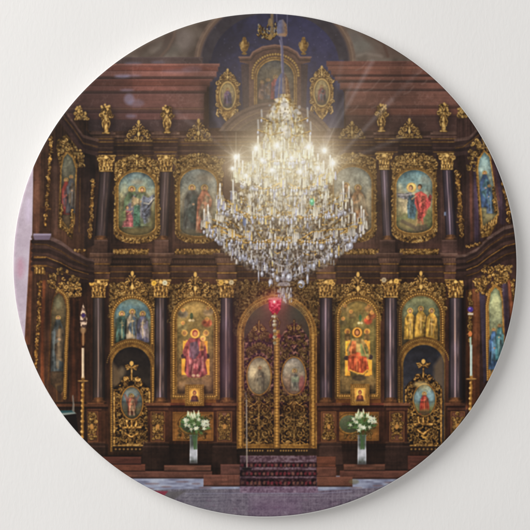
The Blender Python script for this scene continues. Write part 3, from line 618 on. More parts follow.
# three saints over each side door
def small_icon(fx0, fx1, ft, x0, x1, yt, dcx, dr, dyt, cols, robes, lab, seed, doorcol, hcols):
    p = P('icon', label=lab); q = P('painting', p); cx = (x0 + x1) / 2
    rect(fx0 - 2, 280, fx1 + 2, 455, wood((58, 40, 30), .35), p_screen)
    spandrel(fx0 - 1, fx1 + 1, 283, ft + 24, cx, fx0, fx1, ft, seed, p, .85, 80); crest(cx, 271, 295, 15, p, .98)
    arch(fx0, fx1, ft, 452, smooth_gold(.72), p); arch(fx0 + 1, fx1 - 1, ft + 1, 452, (60, 40, 22), 0, .6)
    bead_path(arch_pts(fx0 + 2.2, fx1 - 2.2, ft + 2.2, 345), 2.4, .95, p, .98)
    arch(x0 - .8, x1 + .8, yt - .8, 348, smooth_gold(.85), p); arch(x0, x1, yt, 349, vgrad(yt, 342, *cols), q)
    for k, rb in enumerate(robes):
        x = cx + (k - 1) * (x1 - x0) * .285; yh = yt + (13 if k == 1 else 15)
        saint(x, yh, 33, rb[0], rb[1], 3.4, 0, 1.02, halo=hcols)
        line([(x, yh + 7), (x, yh + 24)], .6, (206, 176, 112), 0, .45); line([(x - 1.8, yh + 9), (x + 1.8, yh + 9)], .5, (206, 176, 112), 0, .4)
    # arch over the doorway cuts into the foot of the picture
    dw = P('doorway', label=lab.split(' over ')[-1] if 0 else 'dark arched doorway below the icon of three saints, ' + ('left' if dcx < 265 else 'right'))
    sl = reg(fx0 + 3, dyt - 12, fx1 - 3, dyt + dr + 4); X, Y = G(sl)
    R_ = np.hypot((X - dcx) * 1.0, Y - dyt - dr)
    put(sl, aa(R_ - dr - 8.2) * (Y < dyt + dr + 3), smooth_gold(.75), p)
    put(sl, aa(np.abs(R_ - dr - 7.4) - .5) * (Y < dyt + dr + 3), (70, 46, 22), 0, .7); put(sl, aa(np.abs(R_ - dr - 3.2) - .6) * (Y < dyt + dr + 3), (70, 46, 22), 0, .6)
    bead_path([(dcx - (dr + 5.4) * math.cos(a), dyt + dr - (dr + 5.4) * math.sin(a)) for a in np.linspace(.15, math.pi - .15, 40)], 2.0, .75, p, .8)
    rect(fx0 + 1, dyt + dr, fx1 - 1, 452, smooth_gold(.66), p); 
    line([(fx0 + 3, dyt + dr), (fx0 + 3, 450)], .5, (64, 42, 20), 0, .8); line([(fx1 - 3, dyt + dr), (fx1 - 3, 450)], .5, (64, 42, 20), 0, .8)
    for yy in np.arange(dyt + dr + 2, 448, 2.3):
        ell(fx0 + 1.8, yy, .7, .8, (206, 158, 78), 0, .7); ell(fx1 - 1.8, yy, .7, .8, (206, 158, 78), 0, .7)
    arch(dcx - dr, dcx + dr, dyt, 452, doorcol, dw)
    return p, q, dw
p1 = small_icon(110, 154.5, 294.5, 114, 150.5, 299, 131.3, 19.2, 347, ((96, 112, 104), (76, 104, 116), (84, 108, 112), (108, 112, 88), (88, 76, 50), (84, 64, 36)), (((48, 70, 62), (58, 92, 92)), ((150, 132, 112), (70, 92, 120)), ((86, 84, 116), (136, 122, 124))), 'small icon of three saints over the left side door', 41, vgrad(347, 452, (26, 22, 22), (40, 34, 30), (62, 50, 36), (40, 30, 22)), (206, 160, 76))
p2 = small_icon(397.5, 445, 291.5, 402, 440, 296, 423.8, 20.5, 345, ((108, 108, 72), (92, 98, 74), (96, 94, 64), (84, 76, 48), (70, 58, 38)), (((178, 132, 42), (156, 116, 40)), ((190, 142, 46), (168, 124, 44)), ((184, 136, 44), (160, 116, 42))), 'small icon of three saints in yellow robes over the right side door', 42, vgrad(345, 452, (30, 30, 36), (44, 46, 58), (52, 50, 52), (34, 28, 26)), (214, 164, 70))
ell(424, 333, 16, 1.8, (196, 150, 60), 0, .0)
poly([(434, 366), (444, 352), (444, 398), (434, 384)], (112, 92, 66), 0, .6, 2); poly([(112, 362), (120, 372), (122, 392), (112, 384)], (120, 98, 70), 0, .6, 2); ell(122, 372, 3, 5, (150, 130, 100), 0, .5, 2)
# side door leaves: gilt openwork with an oval painting
def side_leaf(cx, x0, x1, ytop, yb, ocx, ocy, rx, ry, lab, seed, figs, bg):
    p = P('openwork_door', label=lab); q = P('oval_painting', p)
    sl = reg(x0, ytop, x1, yb); X, Y = G(sl)
    env = np.maximum(np.abs(X - cx) - (x1 - x0) / 2, ytop + np.clip(np.abs(X - cx) - 5, 0, 99) * .95 - Y)
    env = np.maximum(env, Y - yb); ID[sl][env < 0] = p
    put(sl, aa(env, 1.), lambda s: ramp(.35 + 1.5 * (n15[s] - .5) + .8 * (n25[s] - .5), (22, 16, 14), (30, 21, 15), (96, 66, 26), (190, 146, 66)), p, .9)
    ins = lambda x, y: x0 + 1 < x < x1 - 1 and ytop + 3 + max(0, abs(x - cx) - 5) * .95 < y < yb - 2 and ((x - ocx) / rx) ** 2 + ((y - ocy) / ry) ** 2 > 1.15
    foliage(ins, (cx, ytop, x1, yb), 95, cx, seed, p, .82, 1.6, 3.6, .45)
    gstroke([(cx, ytop + 4), (cx, ytop - 10)], .8, p, .9)     # cross on top
    for s in (-1, 1):
        spiral(cx + s * 4.4, ytop - 9, 2.6, math.pi / 2, s, 1.2, .6, p, .9); gstroke([(cx, ytop - 8), (cx + s * 6.5, ytop - 10.5)], .8, p, .95, .5); spiral(cx + s * 6, ytop + 3, 2.6, 0, s, 1.3, .7, p)
        gstroke([(x0 + .6 if s < 0 else x1 - .6, ytop + 16), (x0 + .6 if s < 0 else x1 - .6, yb)], .9, p, .9)
    ell(cx, ytop - 12.5, 2, 2.4, (200, 160, 84), p)
    for yy in (ocy + ry + 9, yb - 1): gstroke([(cx - 9, yy), (cx + 9, yy)], 1.1, p, .95)
    gstroke([(x0, yb), (x1, yb)], .9, p, .8); gstroke([(cx - 6, ocy + ry + 15), (cx, ocy + ry + 19), (cx + 6, ocy + ry + 15)], 1., p)
    for s in (-1, 0, 1): gstroke([(cx + s * 5, ocy + ry + 2.5), (cx + s * 4, ocy + ry + 8)], 1., p, 1.)
    ell(ocx, ocy, rx + 1.9, ry + 1.9, (36, 24, 14), 0, .9); ell(ocx, ocy, rx + 1.5, ry + 1.5, smooth_gold(.95), p); ell(ocx, ocy, rx + .4, ry + .4, (70, 46, 22), 0)
    ell(ocx, ocy, rx, ry, bg, q); figs()
    rect(x0 - 1, yb + .5, x1 + 1, yb + 6, wood((40, 28, 22), .3, True), p)
    for k in range(9): ell(x0 + 2 + k * (x1 - x0 - 4) / 8, yb + 3.4, 1, .9, (150, 114, 60), 0, .8)
def figsL():
    poly([(126, 402), (128, 396), (135, 396), (138, 402), (136, 406), (128, 406)], fold((120, 62, 50)), 0, .6, .8)
    saint(131.5, 396, 22, (136, 70, 54), (168, 138, 106), 2.6, 0, .9); line([(127.5, 402), (125, 395)], 1., (116, 62, 52), 0, .7); line([(135.5, 402), (138.5, 396)], 1., (120, 70, 56), 0, .6); line([(130, 410), (130, 415)], .8, (176, 140, 110), 0, .8); line([(133.5, 410), (134, 415)], .8, (176, 140, 110), 0, .8)
side_leaf(131.5, 113.5, 150, 376, 446, 131.8, 403, 10.2, 15.6, 'gilt openwork side door with an oval picture of a winged figure, left', 51, figsL, vgrad(388, 419, (122, 122, 112), (96, 110, 116), (70, 82, 88), (92, 88, 66), (66, 60, 48)))
def figsR():
    saint(424.5, 394, 24, (168, 50, 44), (190, 84, 56), 2.6, 0, 1.05); ell(417, 398, 3.5, 5, (112, 142, 160), 0, .6, 1.5); ell(432, 396, 3, 5, (104, 136, 156), 0, .6, 1.5); ell(421, 384.5, 7, 3, (190, 170, 116), 0, .7, 1.5); ell(425, 412, 6, 3, (88, 92, 54), 0, .7, 1.2)
side_leaf(423.5, 405.5, 442, 374, 446, 424.7, 400, 10.4, 15.2, 'gilt openwork side door with an oval picture of a figure in red, right', 52, figsR, vgrad(385, 415, (150, 146, 112), (104, 134, 146), (88, 116, 128), (112, 112, 74), (80, 84, 50)))

# ---- royal doors
p_gate = P('double_door', label='tall gilt openwork double door with two oval pictures, under a gilt arch')
p_arch = P('door_arch', label='gilt arch around the double door')
spandrel(235, 318, 281, 336, 276.5, 238, 316, 296, 61, p_arch, .62, 110)
rect(233, 281, 240, 336, (50, 34, 30), 0, .3, 3)
arch(236.8, 316.8, 294.5, 449, smooth_gold(.9), p_arch); arch(238, 315.6, 295.8, 449, (84, 58, 24), 0, .6); arch(238.6, 315, 296.4, 449, gold(.92, .6), p_arch)
bead_path(arch_pts(240.4, 313.2, 298, 446), 1.9, .8, p_arch, .95)
arch(242.6, 311, 300.6, 449, (70, 46, 22), 0, .8); arch(243.2, 310.4, 301.2, 449, smooth_gold(.95), p_arch)
p_lun = P('door_recess', label='dim dark recess above the double door')
arch(244, 309.5, 302, 449, vgrad(302, 450, (66, 56, 44), (52, 46, 38), (46, 32, 32), (34, 20, 22), (30, 18, 18), (30, 18, 16)), p_lun)
ell(258, 313, 10, 6, (66, 68, 50), 0, .5, 4); ell(296, 314, 8, 8, (44, 56, 48), 0, .6, 4); ell(276, 330, 22, 6, (84, 58, 50), 0, .4, 4)
def royal_leaf(cx, x0, x1, yt, lab, seed, ocx, bg, figs):
    p = P('door_leaf', p_gate, lab); q = P('oval_painting', p_gate)
    sl = reg(x0, yt - 6, x1, 447); X, Y = G(sl)
    env = np.maximum(np.abs(X - cx) - (x1 - x0) / 2, yt + np.clip(np.abs(X - cx) - 2, 0, 99) ** 1.25 * .65 - Y)
    env = np.maximum(env, Y - 446); ID[sl][env < 0] = p
    tint = np.clip((Y - 395) / 30, 0, 1)
    base = lambda s: mix(ramp(.36 + 1.7 * (n15[s] - .5) + .8 * (n25[s] - .5), (32, 19, 25), (56, 30, 38), (100, 60, 56), (150, 108, 92)),
                         ramp(.28 + 1.7 * (n15[s] - .5) + .8 * (n25[s] - .5), (24, 16, 15), (34, 23, 18), (104, 70, 34), (178, 134, 66)), tint)
    put(sl, aa(env, 1.), base, p, .88)
    ins = lambda x, y: x0 + .6 < x < x1 - .6 and yt + 1 + max(0, abs(x - cx) - 2) ** 1.25 * .65 < y < 445 and ((x - ocx) / 13) ** 2 + ((y - 376) / 20) ** 2 > 1
    foliage(lambda x, y: ins(x, y) and y < 400, (cx, yt, x1, 400), 95, cx, seed, p, .58, 1.3, 3, .38)
    foliage(lambda x, y: ins(x, y) and y >= 396, (cx, 396, x1, 446), 46, cx, seed + 1, p, .68, 1.8, 4.2, .42)
    for s in (-1, 1):
        for y, r in ((410, 4.6), (421, 4.2), (434, 4.8)):
            spiral(cx + s * 6.2, y, r, -math.pi / 2, s, 1.4, .55, p, .74)
        gstroke([(cx, 400), (cx + s * 5, 405), (cx + s * 11, 401)], .6, p, .85, .4); gstroke([(cx, 444), (cx + s * 6, 441), (cx + s * 11, 444)], .6, p, .85, .4)
        spiral(cx + s * 3.6, yt + 5, 2.4, -1.5, s, 1.2, .5, p, .75)
    for yy in (404, 428, 440): ell(cx, yy, 1.5, 2, (172, 126, 64), p, .9)
    gstroke([(cx, 398), (cx, 444)], .55, p, .75); gstroke([(cx, yt + 8), (cx, yt - 3)], .6, p, .75)
    ell(ocx, 376, 13.4, 20, (40, 26, 20), 0, .8); ell(ocx, 376, 12.8, 19.6, smooth_gold(.92), p); ell(ocx, 376, 11.8, 18.5, (80, 56, 34), 0)
    ell(ocx, 376, 11.4, 18.1, bg, q); figs()
    rect(x0, 444, x1, 448.5, smooth_gold(.82), p); rect(x0, 446, x1, 446.6, (66, 44, 20), 0, .7)
def rf1():
    saint(260, 368, 26, (120, 108, 84), (96, 92, 76), 2.6, -.04, 1., halo=(176, 146, 96), al=.7); ell(266, 382, 3.5, 8, (78, 72, 60), 0, .6, 2); ell(253, 386, 3, 6, (140, 128, 100), 0, .5, 2)
royal_leaf(259, 244.5, 273.5, 324, 'left leaf of the double door', 71, 259, vgrad(358, 394, (150, 138, 112), (164, 150, 116), (148, 134, 102), (120, 108, 80)), rf1)
def rf2():
    saint(294.6, 371, 23, (132, 122, 110), (70, 74, 70), 2.8, 0, 1., halo=(200, 164, 90), al=.85); ell(302, 384, 3, 8, (120, 50, 58), 0, .7, 1.5); ell(287, 390, 4, 4, (96, 70, 60), 0, .6, 1.5); poly([(291, 377), (299, 377), (299, 382), (292, 382)], (104, 120, 96), 0, .6, .6)
royal_leaf(294.2, 280, 309, 323, 'right leaf of the double door', 72, 293.8, vgrad(358, 394, (122, 116, 112), (132, 122, 106), (134, 108, 88), (116, 84, 66)), rf2)
p = P('door_post', p_gate)
rect(274, 330, 279.6, 449, smooth_gold(.85), p); rect(274.8, 330, 275.3, 449, (80, 56, 26), 0, .6); rect(278.4, 330, 278.9, 449, (80, 56, 26), 0, .6)
for y in np.arange(332, 448, 3): ell(276.8, y, 1.1, 1.2, (216, 166, 84), 0, .6); darkline(274.5, 279, y + 1.5, .3, .25)
for x in (240.2, 313):
    for y in np.arange(335, 446, 3.4): ell(x, y, 1.2, 1.3, (208, 160, 76), 0, .5)
    line([(x - 2.6, 336), (x - 2.6, 448)], .4, (66, 44, 20), 0, .7); line([(x + 2.4, 336), (x + 2.4, 448)], .4, (66, 44, 20), 0, .7)
p_thr = P('door_threshold', label='dark threshold with gilt studs under the double door')
rect(238, 448.5, 316, 457, wood((36, 26, 22), .3, True), p_thr)
for k in range(24):
    if k not in (7, 11, 12, 18): ell(247 + k * 2.6, 450.8, .8, .8, (190, 150, 80), 0, .75)

# ---- lower columns
lc = [(92.5, 104.5, (66, 56, 58), 'dark lower column, outermost on the left', .8), (154.3, 167, (64, 58, 78), 'dark lower column between the two left icons', 1.), (220.3, 233, (76, 64, 92), 'violet lower column left of the double door', .9),
      (319.8, 332.3, (78, 66, 100), 'violet lower column right of the double door', .9), (384.5, 397.3, (80, 74, 104), 'violet lower column between the two right icons', 1.05), (449, 462.5, (78, 72, 106), 'violet lower column, outermost on the right', 1.1)]
caps = []
for xa, xb, t, lb, b in lc:
    caps.append(column(xa, xb, 296, 400, t, lb, 0, cap_h=16.5, cap_e=3.6, bri=b))
for x, y, c, par in ((154, 283, (224, 176, 60), 1), (164.8, 282.8, (206, 204, 176), 1), (221, 282.6, (212, 166, 70), 2), (231.4, 282.4, (196, 180, 140), 2), (91.5, 283, (206, 160, 70), 0), (331, 282, (206, 160, 76), 3), (396.3, 281, (222, 176, 84), 4), (384, 280, (176, 160, 130), 4), (462, 280.5, (222, 178, 90), 5)):
    f = P('rosette', caps[par][0])
    for k in range(6):
        a = k * math.pi / 3; ell(x + 1.4 * math.cos(a), y + 1.4 * math.sin(a), 1.2, 1.2, c, f, .95)
    ell(x, y, .9, .9, tuple(v * .7 for v in c), 0, .8)
# ---- dado: pedestals, panels, plinths
def pedestal(xa, xb, pl0, pl1, lab, py0=412.5, py1=441, pb=471, red=(92, 58, 44)):
    p = P('pedestal', label=lab); q = P('carved_panel', p); r = P('plinth', p)
    rect(xa - 4, 405, xb + 4, 443, wood((66, 42, 34), .35), p)
    rect(xa - 6.5, 403, xb + 6.5, 406, wood((96, 66, 50), .3, True), p); rect(xa - 5.5, 406, xb + 5.5, 408, (34, 22, 20), p, .9); rect(xa - 4.5, 408, xb + 4.5, 410.5, wood((72, 48, 40), .3, True), p); rect(xa - 4, 410.5, xb + 4, 411.6, (32, 20, 18), p, .8)
    rect(xa - 1, py0 - 1, xb + 1, py1 + 1, (128, 84, 46), q, .9); rect(xa - .3, py0 - .3, xb + .3, py1 + .3, (50, 28, 22), 0, .8)
    rect(xa + .5, py0 + .5, xb - .5, py1 - .5, stone(red, .3), q)
    cx = (xa + xb) / 2
    foliage(lambda x, y: xa + 1.4 < x < xb - 1.4 and py0 + 1.6 < y < py1 - 1.6, (cx, py0, xb, py1), 60, cx, int(xa), q, .88, .9, 2.2, .42)
    ell(cx, (py0 + py1) / 2, 1.8, 2.6, (176, 128, 66), q, .9)
    poly([(pl0 + 2.5, 443), (pl1 - 2.5, 443), (pl1 - 1, 447), (pl1, pb), (pl0, pb), (pl0 + 1, 447)], wood((50, 38, 36), .3, True), r)
    rect(pl0 + 1, 446, pl1 - 1, 447.4, (84, 66, 60), 0, .6); rect(pl0, pb - 1.2, pl1, pb, (20, 14, 14), 0, .7); rect(pl0 + 1, 441.8, pl1 - 1, 443.4, (96, 72, 58), 0, .5)
# broad panels with a medallion behind the flowers
for x0, x1, mx, lb in ((172.5, 213.5, 191, 'left'), (339, 379, 350, 'right')):
    p = P('dado_panel', label='gilt brown panel with a green medallion behind the flowers, ' + lb)
    rect(x0, 412, x1, 441, stone((112, 74, 34), .35), p); rect(x0 + 1.4, 413.4, x1 - 1.4, 439.6, (44, 28, 18), 0, .35); rect(x0 + 2, 414, x1 - 2, 439, stone((122, 82, 38), .35), p)
    foliage(lambda x, y: x0 + 3 < x < x1 - 3 and 415 < y < 438, (x0, 414, x1, 439), 60, None, 5, p, .75, 1.2, 2.6, .45)
    ell(mx, 424, 13, 11, (50, 34, 18), 0, .9); ell(mx, 424, 12.4, 10.4, smooth_gold(.85), p); ell(mx, 424, 10.6, 8.8, vgrad(415, 433, (92, 96, 76), (70, 82, 60), (60, 60, 44)), p)
rect(84, 402.5, 470, 411.5, wood((50, 32, 28), .35, True), p_screen, .0)
for x0, x1 in ((168, 219), (333, 384)):
    rect(x0, 403, x1, 405.5, wood((88, 50, 40), .3, True), p_screen); rect(x0, 405.5, x1, 408, (30, 18, 18), p_screen, .9); rect(x0, 408, x1, 411.5, wood((52, 32, 28), .3, True), p_screen)
    rect(x0 + 3, 399.5, x1 - 3, 403, wood((104, 68, 34), .3, True), p_screen)
pedestal(151.5, 163.8, 141.5, 170, 'pedestal between the left side door and the left vase')
pedestal(218, 231, 211.5, 237.5, 'pedestal left of the double door', pb=469, red=(112, 76, 58))
pedestal(322.3, 335.3, 318.5, 343, 'pedestal right of the double door', pb=466, red=(110, 72, 48))
pedestal(390.5, 403.5, 384.5, 411, 'pedestal right of the right vase')
pedestal(86, 97, 80, 106, 'pedestal, outermost on the left'); pedestal(452, 464, 446, 472, 'pedestal, outermost on the right')

# ---- angled side walls of the screen
p_pw = P('pink_wall', label='strip of pale pink marble wall at the left edge')
poly([(10, 150), (36, 150), (33, 232), (30, 300), (24, 345), (10, 345)], lambda sl: ramp(.5 + .8 * (fbm[sl] - .5), (158, 142, 154), (176, 160, 172), (188, 176, 186)), p_pw)
ell(20, 268, 4, 10, (176, 118, 138), 0, .5, 3); ell(28, 210, 3, 12, (206, 190, 214), 0, .5, 3)
p_sl = P('side_screen', label='angled left wing of the altar screen'); p_sr = P('side_screen', label='angled right wing of the altar screen')
poly([(34, 120), (88, 120), (90, 250), (86, 285), (88, 480), (20, 480), (24, 345), (30, 300), (32, 232)], wood((54, 38, 32), .5), p_sl)
poly([(33, 150), (41, 150), (39, 235), (33, 235)], wood((76, 52, 46), .3), p_sl); poly([(30, 240), (33, 240), (30, 345), (24, 345)], wood((86, 56, 46), .3), p_sl)
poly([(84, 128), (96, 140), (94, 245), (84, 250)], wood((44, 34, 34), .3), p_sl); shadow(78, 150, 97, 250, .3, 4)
for k, (x, w) in enumerate(((55, 2.5), (78, 3.5), (86, 4))): line([(x, 160), (x, 232)], w, wood((46, 34, 34) if k else (70, 54, 54), .3), 0, .6, 1.5)
# upper cornice of the left wing, in perspective
for dy, c, w in ((0, (84, 66, 60), 1.6), (3.5, (42, 30, 28), 1.8), (7, (66, 50, 44), 1.4), (10, (36, 26, 26), 2), (14, (52, 38, 36), 2)):
    line([(62, 108 + dy), (72, 122 + dy), (82, 136 + dy), (97, 140 + dy)], w, stone(c, .3), p_sl, .95)
gline([(64, 118), (73, 128), (83, 143), (97, 147)], .4, .6)
garland([(51, 136), (48.5, 180), (45, 226)], 1.7, p_sl, .85, 1); line([(41, 207), (50, 209)], .8, smooth_gold(.6)); rect(40, 206, 46, 213, (40, 24, 22), 0, .6, 1)
garland([(93, 180), (91.5, 205), (90, 238)], 2., p_sl, .8, 2); line([(80, 178), (79, 232)], .4, smooth_gold(.6), 0, .7)
p_si = P('icon', label='narrow icon on the angled left wing, upper tier'); q = P('painting', p_si)
poly([(57, 140), (66, 134), (76, 146), (84, 160), (82, 168), (75, 164), (73, 235), (58, 228), (60, 168), (56, 150)], gold(.5, 1.1), p_si)
foliage(lambda x, y: 58 < x < 83 and 136 + abs(x - 66) * 1. < y < 158 + (x - 58) * .5, (58, 136, 83, 172), 60, None, 6, p_si, .85, 1, 2.4, .5)
poly([(60.2, 168), (62.5, 156), (67, 151), (73, 156), (77, 168), (74.5, 224), (69, 233), (61, 222), (58.8, 214)], smooth_gold(.78), p_si)
poly([(61.6, 169), (63.6, 158), (67.2, 153.5), (72, 158), (75.4, 169), (73, 222), (68.6, 229.5), (62, 220), (60.4, 213)], vgrad(154, 230, (92, 96, 84), (80, 76, 64), (66, 54, 44), (78, 60, 38)), q)
saint(66, 180, 40, (130, 44, 38), (60, 52, 62), 2.6, -.02, .7, al=.9); saint(71, 177, 42, (60, 62, 70), (84, 70, 56), 2.4, -.02, .6, al=.85)
garland([(61, 205), (60, 228)], 1.5, p_si, .8, 4); garland([(72, 210), (71.5, 238)], 1.6, p_si, .85, 5); garland([(62, 224), (70, 236)], 1.6, p_si, .8, 6)
# middle entablature of the left wing
for k, (dy, c, w) in enumerate(((0, (74, 60, 58), 2.2), (4.5, (40, 30, 28), 2.4), (9, (56, 42, 38), 2.2), (13.5, (38, 28, 26), 2.2), (18, (58, 43, 38), 2.), (22, (34, 24, 22), 2.4), (27, (50, 37, 33), 2.6), (32, (42, 30, 28), 2.6))):
    line([(33, 237 + dy), (48, 237.5 + dy), (60, 243 + dy * .95), (72, 252 + dy * .82), (86, 260 + dy * .62), (92, 261 + dy * .6)], w, stone(c, .3), p_sl, .97)
for dy, b in ((7, .5), (19.5, .8), (28, .55)): gline([(34, 237 + dy), (46, 237.5 + dy), (60, 244 + dy * .95), (73, 254 + dy * .8), (88, 262 + dy * .62)], .45, b)
rect(33, 233.5, 51, 235.6, (132, 122, 146), p_sl, .95, .6); poly([(33, 235.5), (51, 235.5), (49, 240), (34, 240)], (96, 84, 104), p_sl, .9)
for k in range(6): spiral(75 + k * 2.2, 250 + (k % 2), 1.3, 0, 1, 1, .5, p_sl, .9) if k < 5 else None
# lower part of the left wing
gc = P('capital', label='gilt capital at the left edge of the screen')
rect(34, 266, 45, 274.5, gold(.72, .9), gc); line([(33, 266), (46, 266)], .8, smooth_gold(.7)); line([(34, 257.5), (45, 257.5)], .6, smooth_gold(.75), 0, .9)
for x in (36.5, 39.5, 42.5): gstroke([(x, 273), (x, 268)], 1, gc, .8)
garland([(40, 282), (38.5, 320), (34.5, 376), (38, 398)], 2., p_sl, .8, 8); line([(44, 282), (42, 330), (42, 385)], 1.6, wood((118, 64, 38), .4), 0, .55, 1)
p_li = P('icon', label='dark narrow icon on the angled left wing, lower tier'); q = P('painting', p_li)
foliage(lambda x, y: 46 < x < 78 and 268 + abs(x - 60) * .55 < y < 290 + (x - 46) * .35, (46, 268, 78, 305), 90, None, 9, p_li, .85, 1.2, 2.6, .55)
foliage(lambda x, y: 68 < x < 80 and 283 < y < 298, (68, 283, 80, 298), 40, None, 10, p_li, .95, 1, 2.2, .55)
poly([(51, 310), (54, 296), (59, 291), (64, 295), (68, 306), (66.5, 390), (62, 396), (50, 384)], wood((74, 46, 32), .4), p_li)
poly([(51, 312), (54, 297), (58.5, 293), (63, 297), (66, 308), (64.2, 390), (60, 394), (50, 384)], vgrad(294, 392, (88, 76, 50), (76, 62, 42), (64, 50, 36), (62, 44, 30)), q)
saint(58, 318, 62, (58, 66, 72), (96, 74, 50), 2.8, 0, .62, al=.85); ell(58, 304, 3, 5, (110, 116, 96), 0, .5, 2)
pts = [(60, 291), (64, 294), (67, 300), (68, 310), (66, 350), (64.5, 398)]; line(pts, 1.9, smooth_gold(.7), p_li); bead_path(pts, 1.9, .8, p_li, .9)
line([(56, 292), (52.5, 300), (51, 314), (48, 380)], .5, smooth_gold(.55), 0, .7)
poly([(70, 298), (84, 296), (86, 404), (70, 404)], wood((58, 36, 28), .5), p_sl, .8); line([(74, 300), (73, 400)], 1.6, wood((96, 56, 38), .4), 0, .5, 1.2); line([(80, 345), (79.5, 400)], 1.8, wood((104, 60, 40), .4), 0, .4, 1.2)
poly([(40, 402), (86, 402), (88, 480), (60, 470), (40, 430)], wood((36, 27, 25), .4), p_sl); rect(56, 404, 108, 407, wood((74, 50, 40), .3, True), p_sl); rect(56, 407, 108, 409, (26, 18, 16), p_sl, .9)
poly([(55, 384), (62, 382), (63, 402), (56, 402)], (96, 70, 42), 0, .7, .8); poly([(57, 386), (61, 385), (61, 401), (57.5, 401)], (58, 44, 34), 0, .9)

# right wing
poly([(457, 118), (485, 118), (520, 150), (522, 480), (466, 480), (464, 285), (457, 250)], wood((58, 42, 40), .5), p_sr)
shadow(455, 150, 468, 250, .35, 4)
for x, c, w in ((470, (92, 60, 48), 1.6), (475.5, (58, 50, 74), 2.2), (468, (48, 36, 36), 1.5), (480, (62, 50, 60), 1.4)): line([(x, 162), (x + 1.5, 240)], w, wood(c, .35), 0, .85, .8)
garland([(457.5, 172), (460, 200), (461.5, 236)], 2.4, p_sr, .85, 12)
for dy, c, w in ((0, (78, 62, 58), 1.6), (3.5, (40, 30, 30), 1.8), (7, (66, 50, 44), 1.5), (10.5, (36, 27, 28), 1.8), (14, (50, 38, 38), 2)):
    line([(492, 118 + dy), (480, 128 + dy), (470, 138 + dy), (456, 140 + dy)], w, stone(c, .3), p_sr, .95)
gline([(486, 128), (474, 139), (463, 147), (456, 148)], .45, .65)
p_ri = P('icon', label='tall light blue icon on the angled right wing, upper tier'); q = P('painting', p_ri)
foliage(lambda x, y: 468 < x < 492 and 136 + abs(x - 482) * .8 < y < 166 - (x - 468) * .5 + 8, (468, 136, 492, 170), 90, None, 13, p_ri, .85, 1.1, 2.5, .55)
poly([(475.5, 166), (478, 156), (484, 149), (490, 154), (498, 222), (490, 236), (481, 238)], gold(.62, 1.), p_ri)
poly([(476.8, 168), (478.4, 158), (484.5, 149.5), (491, 156), (500, 214), (489, 229), (482, 233)], smooth_gold(.95), p_ri)
poly([(478.4, 168), (480, 159), (484.6, 152), (489.6, 157), (498, 213), (488.4, 225.5), (483.4, 229)], vgrad(152, 228, (104, 142, 158), (130, 156, 160), (128, 146, 140), (132, 128, 92), (106, 92, 60)), q)
saint(485, 173, 40, (52, 78, 128), (70, 112, 128), 2.6, .06, .75); saint(489.5, 186, 32, (56, 84, 140), (84, 120, 140), 2, .03, .6, al=.7)
for s in range(12): gstroke([(482 + s * 1.3, 233 - s * .9), (483 + s * 1.3, 229 - s * .9 - (s % 2) * 2)], .7, p_ri, .9)
garland([(494, 188), (496, 212)], 1.6, p_ri, .85, 14)
for pts, c, w in (([(495, 160), (503, 222)], (62, 50, 66), 2.8), ([(500, 166), (508, 218)], (48, 38, 48), 1.8), ([(491, 150), (499, 200)], (84, 56, 50), 1.)): line(pts, w, wood(c, .3), 0, .9, .8)
garland([(503, 180), (508, 204), (509.5, 222)], 2.2, p_sr, .9, 15)
for k, (dy, c, w) in enumerate(((0, (84, 68, 64), 2), (4, (40, 30, 30), 2.2), (8, (58, 44, 42), 2.2), (12, (38, 28, 27), 2), (16, (60, 45, 42), 2), (20, (36, 26, 25), 2.2), (25, (52, 39, 37), 2.4), (30, (44, 32, 30), 2.6))):
    line([(522, 224 + dy), (505, 228 + dy), (490, 238 + dy * .95), (478, 250 + dy * .8), (466, 256 + dy * .72), (458, 257 + dy * .7)], w, stone(c, .3), p_sr, .97)
for dy, b in ((6, .6), (17, .85), (25.5, .6)): gline([(522, 225 + dy), (506, 229 + dy), (490, 240 + dy * .95), (478, 252 + dy * .8), (467, 258 + dy * .7)], .5, b)
for k in range(7): spiral(467 + k * 2.2, 246 - k * .5 + (k % 2), 1.3, 0, 1, 1, .5, p_sr, .9)
poly([(466, 290), (480, 288), (480, 400), (466, 410)], wood((104, 66, 42), .35), p_sr); shadow(462, 285, 470, 405, .5, 3)
p_rc = P('column', label='narrow dark column on the angled right wing'); qc = P('capital', p_rc)
poly([(479.5, 292), (485, 292), (488, 378), (484, 384)], wood((52, 44, 58), .35), p_rc)
foliage(lambda x, y: 475 < x < 487 and 278 < y < 293, (475, 278, 487, 293), 50, None, 16, qc, .95, 1, 2.2, .6)
p_rl = P('icon', label='pale blue green icon on the angled right wing, lower tier'); q = P('painting', p_rl)
foliage(lambda x, y: 483 < x < 506 and 262 + abs(x - 490) * .8 < y < 296, (483, 262, 506, 296), 90, None, 17, p_rl, .9, 1.2, 2.6, .55)
foliage(lambda x, y: 497 < x < 512 and 266 < y < 281, (497, 266, 512, 281), 50, None, 18, p_rl, .85, 1.1, 2.4, .55)
poly([(486, 305), (489, 290), (495, 284), (501, 288), (504, 300), (506, 345), (496, 372), (489, 384)], smooth_gold(.85), p_rl)
pts = [(488, 380), (487, 340), (486.8, 306), (489.5, 292)]; bead_path(pts, 2, .9, p_rl, .95)
poly([(489, 306), (491, 293), (495.5, 287.5), (499.5, 291), (502, 301), (503.5, 345), (495, 366), (491, 374)], vgrad(287, 372, (104, 118, 92), (150, 156, 116), (112, 118, 92), (80, 92, 92), (72, 70, 62)), q)
ell(497, 301, 3.4, 6, (176, 178, 130), 0, .6, 2); saint(494, 330, 46, (52, 84, 132), (70, 110, 140), 2.2, 0, .6); saint(500, 326, 40, (60, 120, 138), (92, 130, 140), 2.4, 0, .6, al=.85)
